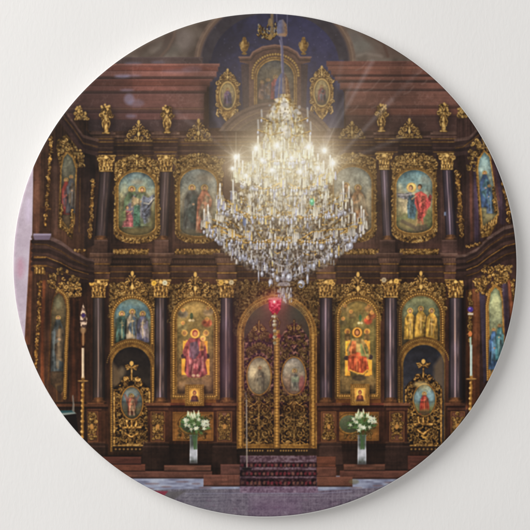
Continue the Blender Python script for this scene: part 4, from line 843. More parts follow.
for pts, c, w in (([(505, 286), (508, 340)], (62, 54, 74), 2.6), ([(510, 282), (513, 320)], (112, 66, 40), 2), ([(514, 268), (516, 300)], (60, 44, 40), 2)): line(pts, w, wood(c, .35), 0, .9, .8)
garland([(513, 280), (514, 300)], 1.5, p_sr, .8, 19)

# ---- floor, steps, rugs
p_fl = P('floor', label='pale blue grey stone floor at the foot of the screen')
rect(40, 476, 500, 530, lambda sl: ramp(.5 + 1.1 * (nh2[sl] - .5) + .7 * (fbm[sl] - .5), (112, 112, 134), (146, 150, 174), (176, 182, 200)), p_fl)
for pts_ in ([(190, 349), (193, 362), (190, 374)], [(199, 352), (201, 364), (199, 375)], [(196, 362), (195, 374)]): line(pts_, .6, (70, 26, 46), 0, .5, .6)
for pts_ in ([(188, 350), (190, 364)], [(203, 356), (203, 370)], [(193, 366), (192, 376)]): line(pts_, .5, (196, 150, 160), 0, .45, .5)
for pts_ in ([(354, 357), (353, 370)], [(360, 357), (362, 372)], [(365, 360), (366, 370)]): line(pts_, .6, (86, 26, 18), 0, .55, .6)
for pts_ in ([(357, 356), (357, 371)], [(352, 344), (351, 354)], [(363, 346), (366, 355)]): line(pts_, .5, (222, 150, 96), 0, .5, .5)
for x, y, w in ((152, 484, 7), (166, 487, 5), (182, 482, 6), (150, 489, 4), (205, 488, 6), (196, 484, 4), (340, 484, 5), (356, 488, 6), (392, 483, 7), (378, 486, 5), (402, 480, 4)): ell(x, y, w, .8, (112, 74, 70), 0, .5, .8)
def marble_step(x0, x1, y0, y1, lab, c=(108, 64, 50)):
    p = P('marble_step', label=lab)
    rect(x0, y0, x1, y1, stone(c, .32), p); rect(x0, y0, x1, y0 + 1.6, tuple(min(255, v * 1.28) for v in c), 0, .6); rect(x0, y1 - 1.2, x1, y1 + .4, (40, 24, 20), 0, .65)
marble_step(60, 212, 471.5, 478.5, 'lowest reddish marble step on the left', (98, 60, 48)); marble_step(60, 145, 464.5, 471.8, 'middle reddish marble step on the far left', (104, 58, 42)); marble_step(60, 141, 457, 464.8, 'topmost reddish marble step on the far left', (86, 46, 36))
marble_step(164, 211, 465.5, 471.6, 'marble step under the left vase', (106, 66, 50))
marble_step(340, 500, 471, 479, 'lowest reddish marble step on the right', (98, 58, 46)); marble_step(344, 385, 464.5, 471, 'marble step under the right vase', (104, 64, 48)); marble_step(408, 500, 456, 471, 'shadowed marble step on the far right', (84, 46, 36))
marble_step(220.5, 241, 464.5, 475.5, 'upper marble block left of the carpeted steps', (98, 60, 50)); marble_step(203.5, 241, 475, 486.5, 'lower marble block left of the carpeted steps', (112, 68, 54))
marble_step(316.5, 335.5, 457, 468, 'upper marble block right of the carpeted steps', (104, 58, 40)); marble_step(316.5, 336, 467.5, 477.5, 'middle marble block right of the carpeted steps', (104, 62, 48)); marble_step(316.5, 352.5, 477, 486.8, 'lower marble block right of the carpeted steps', (110, 66, 50))
ell(354, 482, 5, 2.5, (120, 112, 70), 0, .5, 1)
for x in (221, 228, 234): line([(x, 476), (x, 485)], .3, (80, 40, 30), 0, .5)
def carpet_col(b): return lambda sl: ramp(.42 + 1.3 * (n15[sl] - .5) + 1.1 * (n25[sl] - .5), (36, 20, 26), (74, 38, 46), (116, 58, 66), (142, 92, 96)) * b
for k, (ya, yb_, yc) in enumerate(((455.8, 462.6, 467.6), (467.4, 470.2, 476.8), (476.6, 478.6, 487))):
    p = P('carpeted_step', label=('top', 'middle', 'bottom')[k] + ' carpeted step in front of the double door')
    rect(240, ya, 316.5, yc, carpet_col(.55), p); rect(240, ya, 316.5, yb_, lambda sl: ramp(.5 + 1.2 * (n15[sl] - .5) + .8 * (nh2[sl] - .5), (74, 50, 58), (100, 72, 80), (122, 98, 106)), p)
    rect(240, yc - 1.2, 316.5, yc + .3, (28, 18, 20), 0, .7); rect(240, yb_, 316.5, yb_ + 1.4, (40, 22, 28), 0, .5)
    for x in np.arange(243, 316, 4.2):
        ell(x + rng.uniform(-.6, .6), (yb_ + yc) / 2 + .4, 1.5, 1.6, (142, 46, 54) if rng.random() < .6 else (150, 96, 76), 0, .6, .7); ell(x + 2.1, (yb_ + yc) / 2 + .8, .8, 1.3, (26, 16, 24), 0, .6, .6)
rect(240, 456, 247, 487, (22, 14, 18), 0, .35, 2)
p_rug = P('rug', label='large worn violet grey rug along the bottom of the print', group=None)
def rugc(sl):
    X, Y = G(sl)
    warp = .5 + .22 * (nv[sl] - .5) + .3 * (n08[sl] - .5) + .5 * (fbm[sl] - .5) + .2 * (nh[sl] - .5)
    a = ramp(warp, (72, 66, 78), (106, 100, 112), (134, 128, 138), (160, 155, 164))
    b = ramp(warp, (74, 58, 76), (108, 88, 108), (134, 114, 132), (156, 146, 158))
    return mix(a, b, np.clip((n40[sl] - .35) * 2 * .7, 0, .7))
poly([(120, 492), (170, 489.5), (240, 489), (240, 486.8), (317, 486.8), (318, 491), (400, 487), (440, 484), (440, 530), (100, 530)], rugc, p_rug, 1, .7)
p = P('carpet', label='pinkish strip of carpet at the foot of the steps'); rect(240, 486.8, 318, 493.5, lambda sl: ramp(.5 + .8 * (n15[sl] - .5) + .7 * (nh2[sl] - .5), (110, 82, 104), (140, 112, 134), (164, 142, 160)), p, 1, .6)
line([(186, 494), (240, 493.5), (320, 493.6), (352, 491.5)], .5, (156, 154, 178), 0, .5); line([(190, 496), (174, 505)], .6, (84, 74, 92), 0, .4); line([(176, 492), (150, 500)], .6, (150, 146, 160), 0, .35)
for k in range(46):
    x = 172 + rng.uniform(0, 200); y = rng.uniform(495, 515); a = rng.uniform(0, 6.3)
    spiral(x, y, rng.uniform(1.5, 3.5), a, 1, 1, .1, 0, .2) if 0 else ell(x, y, rng.uniform(1.5, 4), rng.uniform(.5, 1), ((162, 152, 166), (84, 70, 92), (128, 92, 118))[k % 3], 0, .3, .8)
for y in (496.5, 499.5): line([(182, y), (368 - (y - 494) * 3, y - 1)], .35, (166, 160, 172), 0, .4, .6)
rect(250, 498, 300, 516, (122, 76, 120), 0, .22, 8); rect(170, 495, 230, 512, (112, 104, 120), 0, .25, 8)
poly([(152, 491), (168, 491.5), (163, 498), (148, 496)], (150, 46, 66), p_rug, .85, .7); poly([(168, 492), (186, 491), (174, 500), (160, 500)], (92, 86, 84), p_rug, .6, .8)

# ---- things standing in front
def table_icon(x0, x1, y0, y1, lab, rb):
    p = P('small_icon', label=lab); q = P('painting', p)
    rect(x0 + 1.5, y0 + 1.5, x1 + 2, y1 + 1, (24, 14, 10), 0, .5, 1.5)
    rect(x0, y0, x1, y1, smooth_gold(.82), p); rect(x0 + .9, y0 + .9, x1 - .9, y1 - .9, (90, 62, 26), 0, .6); rect(x0 + 1.3, y0 + 1.3, x1 - 1.3, y1 - 1.3, smooth_gold(.9), p)
    bead_path([(x0 + 2.4, y0 + 2.4), (x1 - 2.4, y0 + 2.4), (x1 - 2.4, y1 - 2.4), (x0 + 2.4, y1 - 2.4), (x0 + 2.4, y0 + 2.4)], 2, .7, p, .95)
    rect(x0 + 4, y0 + 4, x1 - 4, y1 - 4, (212, 166, 78), q); cx = (x0 + x1) / 2
    poly([(cx - 4, y1 - 4.2), (cx + 4, y1 - 4.2), (cx + 3.2, y1 - 9), (cx + 1.2, y1 - 11), (cx - 1.2, y1 - 11), (cx - 3.2, y1 - 9)], fold(rb), 0, .95); ell(cx, y0 + 8.4, 2.8, 2.8, (226, 184, 96), 0, .9); ell(cx, y0 + 8.4, 1.9, 2.4, rb, 0, .95); ell(cx, y0 + 8.8, 1.1, 1.6, (150, 104, 70), 0, .95)
table_icon(185, 204, 384.5, 406, 'small square gold icon below the enthroned mother', (84, 48, 60)); table_icon(350.5, 369.5, 384, 405.5, 'small square gold icon below the enthroned ruler', (92, 50, 46))
def vase(cx, x0, x1, yt, yb, fy, lab, seed):
    p = P('glass_vase', label='tall clear glass vase holding white lilies, ' + lab); b = P('bouquet', label='bunch of white lilies and green leaves, ' + lab)
    r = np.random.default_rng(seed); sl = reg(x0, yt, x1, yb); X, Y = G(sl); u = (X - (x0 + x1) / 2) / ((x1 - x0) / 2); t = (Y - yt) / (yb - yt)
    wv = (x1 - x0) / 2 * (.92 + .1 * t)
    col = ramp(.2 + .25 * (n25[sl] - .5) + np.clip((t - .35) * 3, 0, .62) * (1 - np.clip((t - .72) * 5, 0, 1) * .8) * (1 - .35 * u * u) + .32 * np.exp(-((np.abs(u) - .85) / .12) ** 2), (52, 54, 46), (92, 96, 90), (160, 160, 164), (206, 204, 208))
    put(sl, aa(np.maximum(np.abs(X - (x0 + x1) / 2) - wv, np.maximum(yt - Y, Y - yb))), col, p)
    rect(x0, yb - 1.3, x1, yb + .3, (122, 118, 116), p, .8); rect(x0 - .5, yt, x1 + .5, yt + .8, (150, 156, 148), p, .6)
    for k in range(9): line([(cx + r.uniform(-2, 2), yt + 14), (cx + r.uniform(-3, 3), yt - 2)], .5, (62, 88, 48), 0, .55)
    ell(cx, fy + 2, 12, 9, (34, 42, 26), 0, .6, 4)
    ell((x0 + x1) / 2 + 3, yb, 9, 2.2, (14, 10, 10), 0, .5, 2)
    for k in range(110):
        a = r.uniform(-math.pi, .25 if r.random() < .5 else 0) if r.random() < .8 else r.uniform(0, math.pi); L = r.uniform(5, 16.5) * (1 if math.sin(a) < .3 else .7)
        x, y = cx + math.cos(a) * L, fy + 3 + math.sin(a) * L * .9; g = r.uniform(.55, 1.2)
        d = r.uniform(2, 4)
        line([(x - math.cos(a) * d, y - math.sin(a) * d), (x, y)], .9, (74 * g, 100 * g, 52 * g), b, .9, w1=.2)
    for k in range(24):
        a = r.uniform(0, 6.28); L = 12.5 * math.sqrt(r.random()); x, y = cx + math.cos(a) * L * 1.05, fy + math.sin(a) * L * .72 - 1; a0 = r.uniform(0, 6.28); g = r.uniform(.75, 1.)
        for j in range(5):
            aj = a0 + j * 1.256; ln = r.uniform(1.5, 2.8)
            line([(x, y), (x + math.cos(aj) * ln, y + math.sin(aj) * ln)], .85, (226 * g, 228 * g, 206 * g), b, .88, w1=.25)
        ell(x, y, .6, .6, (176, 164, 96), 0, .8)
    for k in range(8):
        x = cx + r.uniform(-8, 8); y = fy - 9 - r.uniform(0, 5); line([(x, y + 4), (x + r.uniform(-1, 1), y)], 1.15, (214, 216, 176), b, .9, w1=.4); line([(x, y + 4), (cx + (x - cx) * .5, fy)], .4, (84, 112, 58), 0, .6)
vase(195, 189.5, 197.5, 435, 463.5, 424, 'left', 81); vase(362.3, 357.5, 366.5, 435, 464.5, 423, 'right', 82)
def candlestick(cx, y0, y1, yb, lab, cw, ccol):
    p = P('candlestick', label=lab); c = P('candle', p)
    line([(cx, y1), (cx - .8, yb)], 1.3, smooth_gold(.8), p)
    for k, y in enumerate(np.arange(y1 + 4, yb, 5.2)):
        ell(cx - .8 * (y - y1) / (yb - y1), y, 2.1 if k % 2 else 1.6, 1.4, lambda sl: ramp(.62 - .25 * (XX[sl] - cx) + .4 * (n15[sl] - .5), *GOLD) * .9, p)
    ell(cx, y1 + .4, 5.4, 1.1, (58, 42, 26), p); ell(cx, y1, 5.2, .8, (172, 132, 74), p, .8); ell(cx, y1 - 3, 1.8, 3, smooth_gold(.8), p)
    rect(cx - cw, y0, cx + cw, y1 - 3, lambda sl: c3(ccol) * (1 - .25 * np.clip((XX[sl] - cx) / cw, -.3, 1))[..., None] * (1 + .1 * (n25[sl] - .5))[..., None], c)
candlestick(82.8, 348, 381, 442, 'tall brass candlestick with a white candle, left', 1.3, (196, 180, 158))
for y, rx, ry, c in ((314, 2, 6, (176, 150, 130)), (322, 2.6, 3, (70, 50, 96)), (330, 3, 4, (150, 120, 84)), (339, 2, 6, (122, 80, 44))): ell(83, y, rx, ry, c, 0, .75, 1)
p = P('hanging_lantern', label='small silvery lantern hanging on the left wing'); poly([(83, 303), (86, 314), (87, 319), (86.5, 326), (83.5, 329), (80.5, 326), (79.5, 319), (81, 312)], lambda sl: ramp(.5 + 1.8 * (n15[sl] - .5), (66, 50, 48), (128, 104, 90), (206, 186, 166)), p, .95); ell(83.3, 315.5, 1.9, 2.1, (58, 42, 92), p); line([(83, 329), (83, 345)], .9, (146, 112, 78), p, .8)
candlestick(471.4, 345, 379, 412, 'tall brass candlestick with a pale blue candle, right', 1.2, (162, 186, 192))
p = P('hanging_lantern', label='gilt lantern with a violet glass on the right wing'); garland([(470, 292), (470.2, 300), (470.6, 342)], 2, p, .8, 25); ell(470.6, 309.5, 2.9, 2.8, (62, 44, 128), p); ell(470, 308.6, .9, .9, (160, 140, 220), 0, .8); rect(468, 313, 473.4, 315, (196, 190, 180), p, .9); ell(470.4, 334, 2, 2.6, (186, 110, 60), p); line([(470.6, 338), (470.8, 346)], .9, (150, 180, 176), p, .9)
p = P('side_table', label='dark table with a pale cyan cloth at the left edge'); poly([(58, 413.2), (74, 412), (76, 414), (60, 416)], (196, 222, 228), p); poly([(60, 410.8), (72, 410.5), (74, 412.4), (60, 413.4)], (66, 132, 150), p, .9); line([(73, 411), (73.2, 404), (72.6, 396)], 1., (196, 190, 186), p, .85, w1=.6); poly([(60, 416), (76, 414), (78, 432), (70, 430)], (34, 26, 26), p, .9)
p = P('microphone_stand', label='thin white microphone stand left of the double door')
line([(246.5, 400), (246.9, 468)], .55, (196, 190, 190), p, .9); ell(247, 469, 5, 1.3, (30, 26, 30), p); line([(246.5, 398), (245.6, 393)], .5, (170, 160, 170), p, .6)

# ---- shading and vignette put into the painted panels' colour: mottled, darker towards the frame
pm = np.isin(ID, [k for k in range(1, len(PARTS)) if 'painting' in PARTS[k]['name']]).astype(f32)
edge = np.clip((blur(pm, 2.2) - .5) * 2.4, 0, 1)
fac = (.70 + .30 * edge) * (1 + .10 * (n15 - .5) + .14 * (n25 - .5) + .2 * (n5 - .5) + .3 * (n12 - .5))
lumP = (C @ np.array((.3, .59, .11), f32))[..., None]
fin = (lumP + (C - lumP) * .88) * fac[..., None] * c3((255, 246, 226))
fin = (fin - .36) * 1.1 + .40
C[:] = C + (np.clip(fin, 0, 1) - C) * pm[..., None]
cold = np.isin(ID, [p_fl, p_rug, p_pw, p_rug] + [k for k in range(1, len(PARTS)) if PARTS[k]['name'] in ('carpet', 'carpeted_step', 'bouquet', 'glass_vase', 'marble_step', 'painting', 'oval_painting')])
warm = (np.clip((YY - 150) / 220, 0, 1) * np.where(cold, .0, 1.))[..., None]
C[:] = np.clip(C, 0, 1) ** 1.02 * (1.10 * (1 - warm) + np.array((1.15, 1.08, .99), f32) * warm)
lowp = (pm > .5) & (YY > 290) & (YY < 400) & (((XX > 170) & (XX < 220)) | ((XX > 333) & (XX < 382)))
C[lowp] *= np.array((1.14, 1.02, .86), f32); C[ID == p_vault] *= np.array((1.06, 1.0, .93), f32)
sidew = np.clip((np.abs(XX - 268) - 180) / 50, 0, 1)[..., None] * np.clip((YY - 110) / 30, 0, 1)[..., None] * (pm[..., None] < .5)
C[:] = C * (1 + .14 * sidew)
for nm, g in (('rug', .84), ('carpet', .80), ('floor', .88), ('marble_step', .86), ('pink_wall', .90), ('carpeted_step', .92), ('marble_cornice', .88), ('side_table', .55), ('microphone_stand', .75)):
    km = np.isin(ID, [k for k in range(1, len(PARTS)) if PARTS[k]['name'] == nm]); C[km] *= g
woodm = np.isin(ID, [k for k in range(1, len(PARTS)) if PARTS[k]['name'] in ('altar_screen', 'upper_entablature', 'lower_entablature', 'side_screen', 'column_pedestal', 'pedestal', 'plinth')]).astype(f32)
lumW = C @ np.array((.3, .59, .11), f32)
woodm *= np.clip((.42 - lumW) / .12, 0, 1)
C[:] = C * (1 - woodm[..., None] * (np.array((.10, .18, .23), f32) - (.22 * (n12 - .5) + .25 * (n40 - .5) + .15 * (nv - .5))[..., None]))
# ---- haze of light around the chandelier (part of the printed photograph)
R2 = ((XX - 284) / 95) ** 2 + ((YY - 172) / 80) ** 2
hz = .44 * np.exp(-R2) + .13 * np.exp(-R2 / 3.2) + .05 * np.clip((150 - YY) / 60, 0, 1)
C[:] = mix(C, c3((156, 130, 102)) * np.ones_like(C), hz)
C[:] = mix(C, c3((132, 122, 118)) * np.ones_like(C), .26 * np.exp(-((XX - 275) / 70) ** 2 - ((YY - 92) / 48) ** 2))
C[:] = mix(C, c3((140, 92, 112)) * np.ones_like(C), .13 * np.exp(-((XX - 245) / 55) ** 2 - ((YY - 350) / 60) ** 2))
# streaks of light running up to the right
for x0, y0, x1, y1, k in ((322, 150, 372, 62, .20), (318, 152, 352, 84, .13), (334, 162, 392, 100, .14), (336, 164, 400, 138, .12), (236, 157, 176, 112, .10), (334, 160, 420, 70, .08), (326, 150, 342, 60, .07), (236, 157, 214, 112, .07)):
    line([(x0, y0), (x1, y1)], 1.1, (206, 200, 208), 0, k, 1.8, w1=2.2)

# ---- chains and bell covers above the chandelier
p_far = P('small_chandelier', label='small gilt chandelier hanging in the apse')
for k in range(10):
    a = k / 9 * math.pi; x = 269 + 10.5 * math.cos(a); y = 30 + 4 * math.sin(a)
    gstroke([(269, 35), ((269 + x) / 2, y + 5), (x, y)], .45, p_far, .85); line([(x, y), (x, y - 6)], .5, (196, 182, 140), p_far, .8); ell(x, y, 1, .7, (190, 150, 84), p_far)
for k in range(34):
    x, y = 269 + rng.uniform(-11, 9), rng.uniform(24, 38); gstroke([(x, y), (x + rng.uniform(-2, 2), y - rng.uniform(.5, 3))], .5, p_far, rng.uniform(.6, 1.), .3)
    if k % 2: ell(x, y, .7, 1.1, (186, 166, 122), p_far, .7)
line([(272, 14), (272, 36)], 1.5, (122, 100, 70), p_far, .8); ell(270, 37, 2, 3, (150, 118, 66), p_far, .9); ell(270, 22, 2, 4, (150, 122, 76), p_far, .7)
p_ch = P('chandelier', label='huge crystal chandelier with glowing candles hanging before the screen')
p_bell = P('bell_cover', label='blue grey bell shaped cover on the chandelier cable'); p_cab = P('hanging_cable', label='cable holding the chandelier')
line([(276.6, 13), (277, 22)], .35, (112, 108, 130), p_cab, .9); line([(287.4, 13), (287, 36)], .35, (112, 108, 130), p_cab, .8)
line([(281, 36), (282.4, 50), (283, 74)], 1.1, (104, 98, 118), p_cab, .9); line([(279.5, 40), (281, 46), (281.2, 60), (282, 72)], .45, (150, 144, 166), 0, .7)
def bell(pts, pid, warm):
    poly(pts, lambda sl: mix(ramp(.5 + .5 * (n25[sl] - .5), (84, 84, 108), (122, 122, 146)), ramp(.5 + .8 * (n15[sl] - .5), (98, 72, 56), (158, 122, 84)), np.clip((XX[sl] - warm) / 5, 0, 1)), pid, .95)
bell([(279, 20), (283, 19), (286.5, 24), (287.6, 33), (286, 36.5), (279, 36.5), (276.8, 32), (277.2, 24)], p_bell, 281); ell(282, 34.5, 4.4, 1.6, (170, 126, 84), 0, .6, .8)
bell([(281, 73), (285, 73), (288, 79), (289.6, 90), (290.5, 99), (274.5, 99), (274.8, 88), (277, 79)], p_ch, 281.5)
for x in (280, 283, 286): line([(x, 78), (x + (x - 283) * .6, 98)], .3, (196, 160, 112), 0, .6)
ell(282.5, 99.5, 8.4, 1.7, (196, 150, 84), p_ch, .9); ell(282.5, 101.2, 5.4, 1.8, (244, 206, 140), p_ch, .9)

# ---- the chandelier itself
r = np.random.default_rng(99)
def prism(x, y, L, w, k, pid=p_ch, al=.85):
    """one cut-glass drop: pale body, dark edge, bright facet"""
    t = np.clip((y - 150) / 100, 0, 1)
    warm = np.array((250, 232, 176)); cool = np.array((198, 190, 184))
    c = (warm * (1 - t) + cool * t) * k
    q = r.random()
    if q < .12: c = np.array((178, 178, 206)) * k
    elif q < .22: c = np.array((222, 178, 92)) * k
    elif q < .34: c = np.array((92, 74, 60))
    c = tuple(np.clip(c, 0, 255))
    line([(x + .5, y + .3), (x + .5, y + L)], w + .25, (84, 68, 52), 0, .28, .6)
    L *= .8
    line([(x, y), (x, y + L)], w * .55, c, pid, al, .4, w1=w * 1.15)
    if r.random() < .5: line([(x - w * .2, y + L * .15), (x - w * .2, y + L * .6)], w * .35, tuple(np.clip(np.array(c) * 1.3, 0, 255)), 0, .8, .35)
def drop(x, y, rx, ry, k):
    c = np.array((190, 190, 204)) * k
    ell(x + .3, y + .4, rx + .3, ry + .3, (70, 58, 52), 0, .4); ell(x, y, rx, ry, tuple(np.clip(c, 0, 255)), p_ch, .75)
    ell(x - rx * .2, y - ry * .2, rx * .45, ry * .45, tuple(np.clip(c * 1.3, 0, 255)), 0, .8); ell(x + rx * .3, y + ry * .4, rx * .3, ry * .3, (120, 110, 120), 0, .6)
# glowing inner volume
def envelope(y):
    return np.interp(y, [97, 104, 116, 130, 142, 155, 164, 185, 200, 207, 220, 240, 248, 254, 262, 270, 276, 282], [4, 10, 17, 21, 25, 30, 41, 46, 54, 62, 71, 70, 65, 60, 51, 39, 23, 8])
sl = reg(200, 96, 370, 284); X, Y = G(sl)
e = np.abs(X - 284) - envelope(Y) * (.93 + .25 * (n5[sl] - .5))
tt = np.clip((Y - 150) / 100, 0, 1)
inner = mix(ramp(.52 + 1.1 * (n15[sl] - .5) + .8 * (nv2[sl] - .5), (118, 88, 42), (206, 168, 92), (250, 232, 170)), ramp(.45 + 1.2 * (n15[sl] - .5) + .8 * (nv2[sl] - .5), (62, 50, 46), (124, 104, 82), (178, 168, 160)), tt)
put(sl, aa(e, 3.5), inner, 0, .74); ID[sl][e < -1.5] = p_ch
# central stem
for y, w in ((104, 4), (112, 6), (122, 5), (132, 7), (146, 5)): ell(284, y, w, 6, lambda s: ramp(.55 + 1.4 * (n15[s] - .5), (140, 120, 90), (212, 200, 176), (250, 240, 214)), p_ch, .8)
for s in (-1, 0, 1):
    for k in range(7):
        x = 284 + s * 12 + r.uniform(-3.5, 3.5); y = 106 + abs(s) * 4 + r.uniform(-6, 12); ell(x, y, r.uniform(1, 2.6), r.uniform(1, 2.6), tuple(np.array((206, 198, 190)) * r.uniform(.7, 1.15)), p_ch, .7)
tiers = [  # radius x, centre y, radius y, arms, sleeve height
    (26, 146, 4, 8, 9), (49, 170, 7, 13, 10), (65, 197, 9, 15, 9), (80, 219, 12, 19, 8.5)]
lit = [(236, 157), (256, 148.5), (277, 145.5), (291.5, 158), (308.5, 147), (324.5, 150.5), (333, 163), (246.3, 175.6), (232.5, 168.5), (262, 160), (318, 168), (300, 172), (272, 170)]
candles = []
for ti, (rx, cy, ry, n, hs) in enumerate(tiers):
    arms = sorted([(2 * math.pi * (k + .35 * (ti % 2)) / n + r.uniform(-.05, .05)) for k in range(n)], key=lambda a: math.sin(a))
    for a in arms:
        x = 284 + rx * math.cos(a); y = cy + ry * math.sin(a) + r.uniform(-1.2, 1.2); back = math.sin(a) < -.3
        pid = p_ch
        gs = [(284 + rx * .12 * math.cos(a), cy + ry + 8), (284 + rx * .45 * math.cos(a), cy + ry + 12 + 2 * math.sin(a)), (284 + rx * .8 * math.cos(a), y + 9), (x, y + 2)]
        gstroke(gs, .75, pid, 1.05 if ti < 3 else .95, .6, .35)
        for k in range(10):   # hanging glass on the arm
            t = r.random(); i = min(2, int(t * 3)); u = t * 3 - i
            px = gs[i][0] * (1 - u) + gs[i + 1][0] * u; py = gs[i][1] * (1 - u) + gs[i + 1][1] * u
            prism(px, py + .5, r.uniform(2, 6.5), r.uniform(.4, .8), r.uniform(.65, 1.1))
        # glass dish and its ring of prisms
        ell(x, y + 1, 3.4, 1.1, (226, 210, 170) if ti < 2 else (206, 202, 204), pid, .8)
        for k in range(5):
            px = x + (k - 2) * 1.55 + r.uniform(-.3, .3); prism(px, y + 1.5 + r.uniform(-.5, .8), r.uniform(7, 13) if ti > 1 else r.uniform(5, 10), r.uniform(.6, 1.05), r.uniform(.8, 1.2))
        c = P('candle', p_ch, None); candles.append(c)
        cc = (252, 240, 206) if ti == 1 else ((236, 222, 190) if ti == 0 else (222, 214, 200))
        line([(x + .3, y), (x + .3, y - hs)], 1.15, (70, 56, 42), 0, .25); line([(x, y), (x, y - hs)], .85, cc, c, .88); ell(x, y - hs - 1.2, .8, 1.6, (250, 244, 226), c, .9)
        for s in (-1, 1): prism(x + s * 1.9, y - r.uniform(2, 4), 4, .4, r.uniform(.8, 1.1))
# curtains of glass between the tiers, sparkling
for _ in range(1000):
    y = 112 + 150 * r.random() ** .85; hw = envelope(y); x = 284 + r.uniform(-1, 1) * hw * .95
    prism(x, y, r.uniform(1.5, 7), r.uniform(.4, 1.0), r.uniform(.55, 1.25), al=r.uniform(.45, .85))
for _ in range(420):
    y = 150 + 108 * r.random(); hw = envelope(y); x = 284 + r.uniform(-1, 1) * hw * .95; ell(x, y, r.uniform(.6, 1.7), r.uniform(.8, 2.2), tuple(np.clip(np.array((236, 226, 206)) * r.uniform(.6, 1.15), 0, 255)), p_ch, r.uniform(.3, .7), .7)
for x, y0, y1 in ((258, 120, 130), (261.5, 110, 118), (307.5, 108, 118), (310.5, 122, 131)): line([(x, y0), (x + .4, y1)], .8, (190, 186, 180), p_ch, .7, .6); gstroke([(x, y1), ((x + 284) / 2, y1 + 5), (284, y1 + 2)], .5, p_ch, 1., .4, .3); drop(x, y1 + 2.5, 1, 1.8, 1)
for _ in range(60):
    y = r.uniform(99, 136); hw = 6 + (y - 97) * .55; ell(284 + r.uniform(-1, 1) * hw, y, r.uniform(.8, 2.2), r.uniform(1, 3), tuple(np.clip(np.array((224, 214, 196)) * r.uniform(.6, 1.15), 0, 255)), p_ch, r.uniform(.4, .8), .8)
for _ in range(150):   # gaps where the dark screen shows through
    y = r.uniform(186, 262); hw = envelope(y); ell(284 + r.uniform(-1, 1) * hw * .9, y, r.uniform(.5, 1.4), r.uniform(.8, 2.2), (66, 50, 36), 0, .6, .6)
for _ in range(70):    # brass catching the light
    y = r.uniform(150, 255); hw = envelope(y); x = 284 + r.uniform(-1, 1) * hw * .85
    gstroke([(x, y), (x + r.uniform(-4, 4), y + r.uniform(-.5, 2.5)), (x + r.uniform(-7, 7), y + r.uniform(-1, 2))], .5, p_ch, 1.1, .35, .3)
gstroke([(214, 225), (226, 229), (238, 236), (252, 238), (266, 246)], .8, p_ch, 1.15, .6, .25); gstroke([(300, 240), (312, 232), (326, 230), (344, 229), (356, 226)], .7, p_ch, 1.1, .5, .25)
for x0, y0, x1, y1, dip in ((214, 230, 262, 262, 8), (226, 238, 276, 270, 8), (354, 232, 308, 262, 8), (342, 240, 294, 270, 8), (236, 244, 282, 278, 6), (332, 246, 288, 278, 6), (250, 244, 320, 244, 16), (262, 250, 306, 250, 16)):
    for k in range(26):
        t = k / 25; x = x0 + (x1 - x0) * t; y = y0 + (y1 - y0) * t + dip * math.sin(t * math.pi)
        ell(x, y, .8, .8, tuple(np.array((206, 200, 204)) * r.uniform(.6, 1.1)), p_ch, .85)
for ti, (rx, cy, ry, n, hs) in enumerate(tiers):
    tips = [(284 + rx * .97 * math.cos(a), cy + ry * math.sin(a)) for a in [math.pi * (k + .5) / (n // 2 + 1) for k in range(n // 2 + 1)]]
    for x, y in tips:
        m = (x - 284) / rx
        pts = [(284 + rx * .1 * m, cy + ry + 6), (284 + rx * .3 * m, cy + ry + 11), (284 + rx * .55 * m, cy + ry + 12), (284 + rx * .8 * m, y + 10), (284 + rx * .94 * m, y + 7), (x, y + 2)]
        gstroke(pts, .5, p_ch, 1.12 if ti > 1 else 1.3, .4, .22); ell(x, y + 2, 2.4, .9, (216, 176, 96), p_ch, .9)
        prism(284 + rx * .6 * m, cy + ry + 12, 6, .8, 1.1); prism(284 + rx * .35 * m, cy + ry + 12, 7, .8, 1.1); prism(284 + rx * .85 * m, y + 9, 6, .8, 1.1)
    for (xa, ya), (xb, yb) in zip(tips[:-1], tips[1:]):
        for k in range(9):
            t = k / 8; x = xa + (xb - xa) * t; y = (ya + yb) / 2 + (yb - ya) * (t - .5) + 6 + 5 * math.sin(t * math.pi)
            ell(x, y, .75, .85, tuple(np.clip(np.array((236, 228, 214) if ti < 2 else (208, 204, 208)) * r.uniform(.7, 1.15), 0, 255)), p_ch, .9)
            if k in (3, 4, 5): drop(x, y + 3, .9, 1.8, r.uniform(.9, 1.25))
for ti, (rx, cy, ry, n, hs) in enumerate(tiers):
    for k in range(n // 2 + 3):
        a = math.pi * (k / (n // 2 + 2)); x = 284 + rx * math.cos(a); y = cy + ry * math.sin(a)
        for j in range(4): prism(x + (j - 1.5) * 1.7, y + 2 + r.uniform(-.6, .8), r.uniform(6, 11), r.uniform(.7, 1.1), r.uniform(.85, 1.2), al=.8)
        if ti > 1: drop(x, y + 13, 1.2, 2., 1.05)
# bottom fringe of drops
for k in range(110):
    x = r.uniform(212, 358); yb = np.interp(x, [205, 222, 240, 258, 276, 294, 312, 330, 348, 362], [231, 246, 259, 270, 277, 276, 270, 262, 250, 240]) - r.uniform(0, 7)
    if r.random() < .45: drop(x, yb, r.uniform(1, 1.9), r.uniform(1.5, 2.8), r.uniform(.8, 1.1))
    else: prism(x, yb - 5, r.uniform(5, 9), r.uniform(.5, .9), r.uniform(.75, 1.1))
for x, y0, y1, rx, ry in ((270.5, 271, 283, 2.3, 4.2), (277.5, 268, 279, 2, 3), (289, 266, 277.5, 3, 4), (301.2, 272, 284, 3.6, 4), (307.5, 262, 279, 1.2, 5), (262, 266, 274, 1.6, 2.8), (314, 258, 266, 1.6, 2.8), (321.5, 240, 247, 2.4, 3), (350.5, 236, 246, 2.6, 3.6), (258.6, 262, 276, .6, 6)):
    line([(x, y0 - 6), (x, y1)], .35, (150, 140, 140), p_ch, .7); drop(x, y1, rx, ry, 1.)
for yy, rx in ((273, 3), (279, 4), (284, 6)): ell(284, yy, rx, 2.2, (170, 160, 168), p_ch, .6)
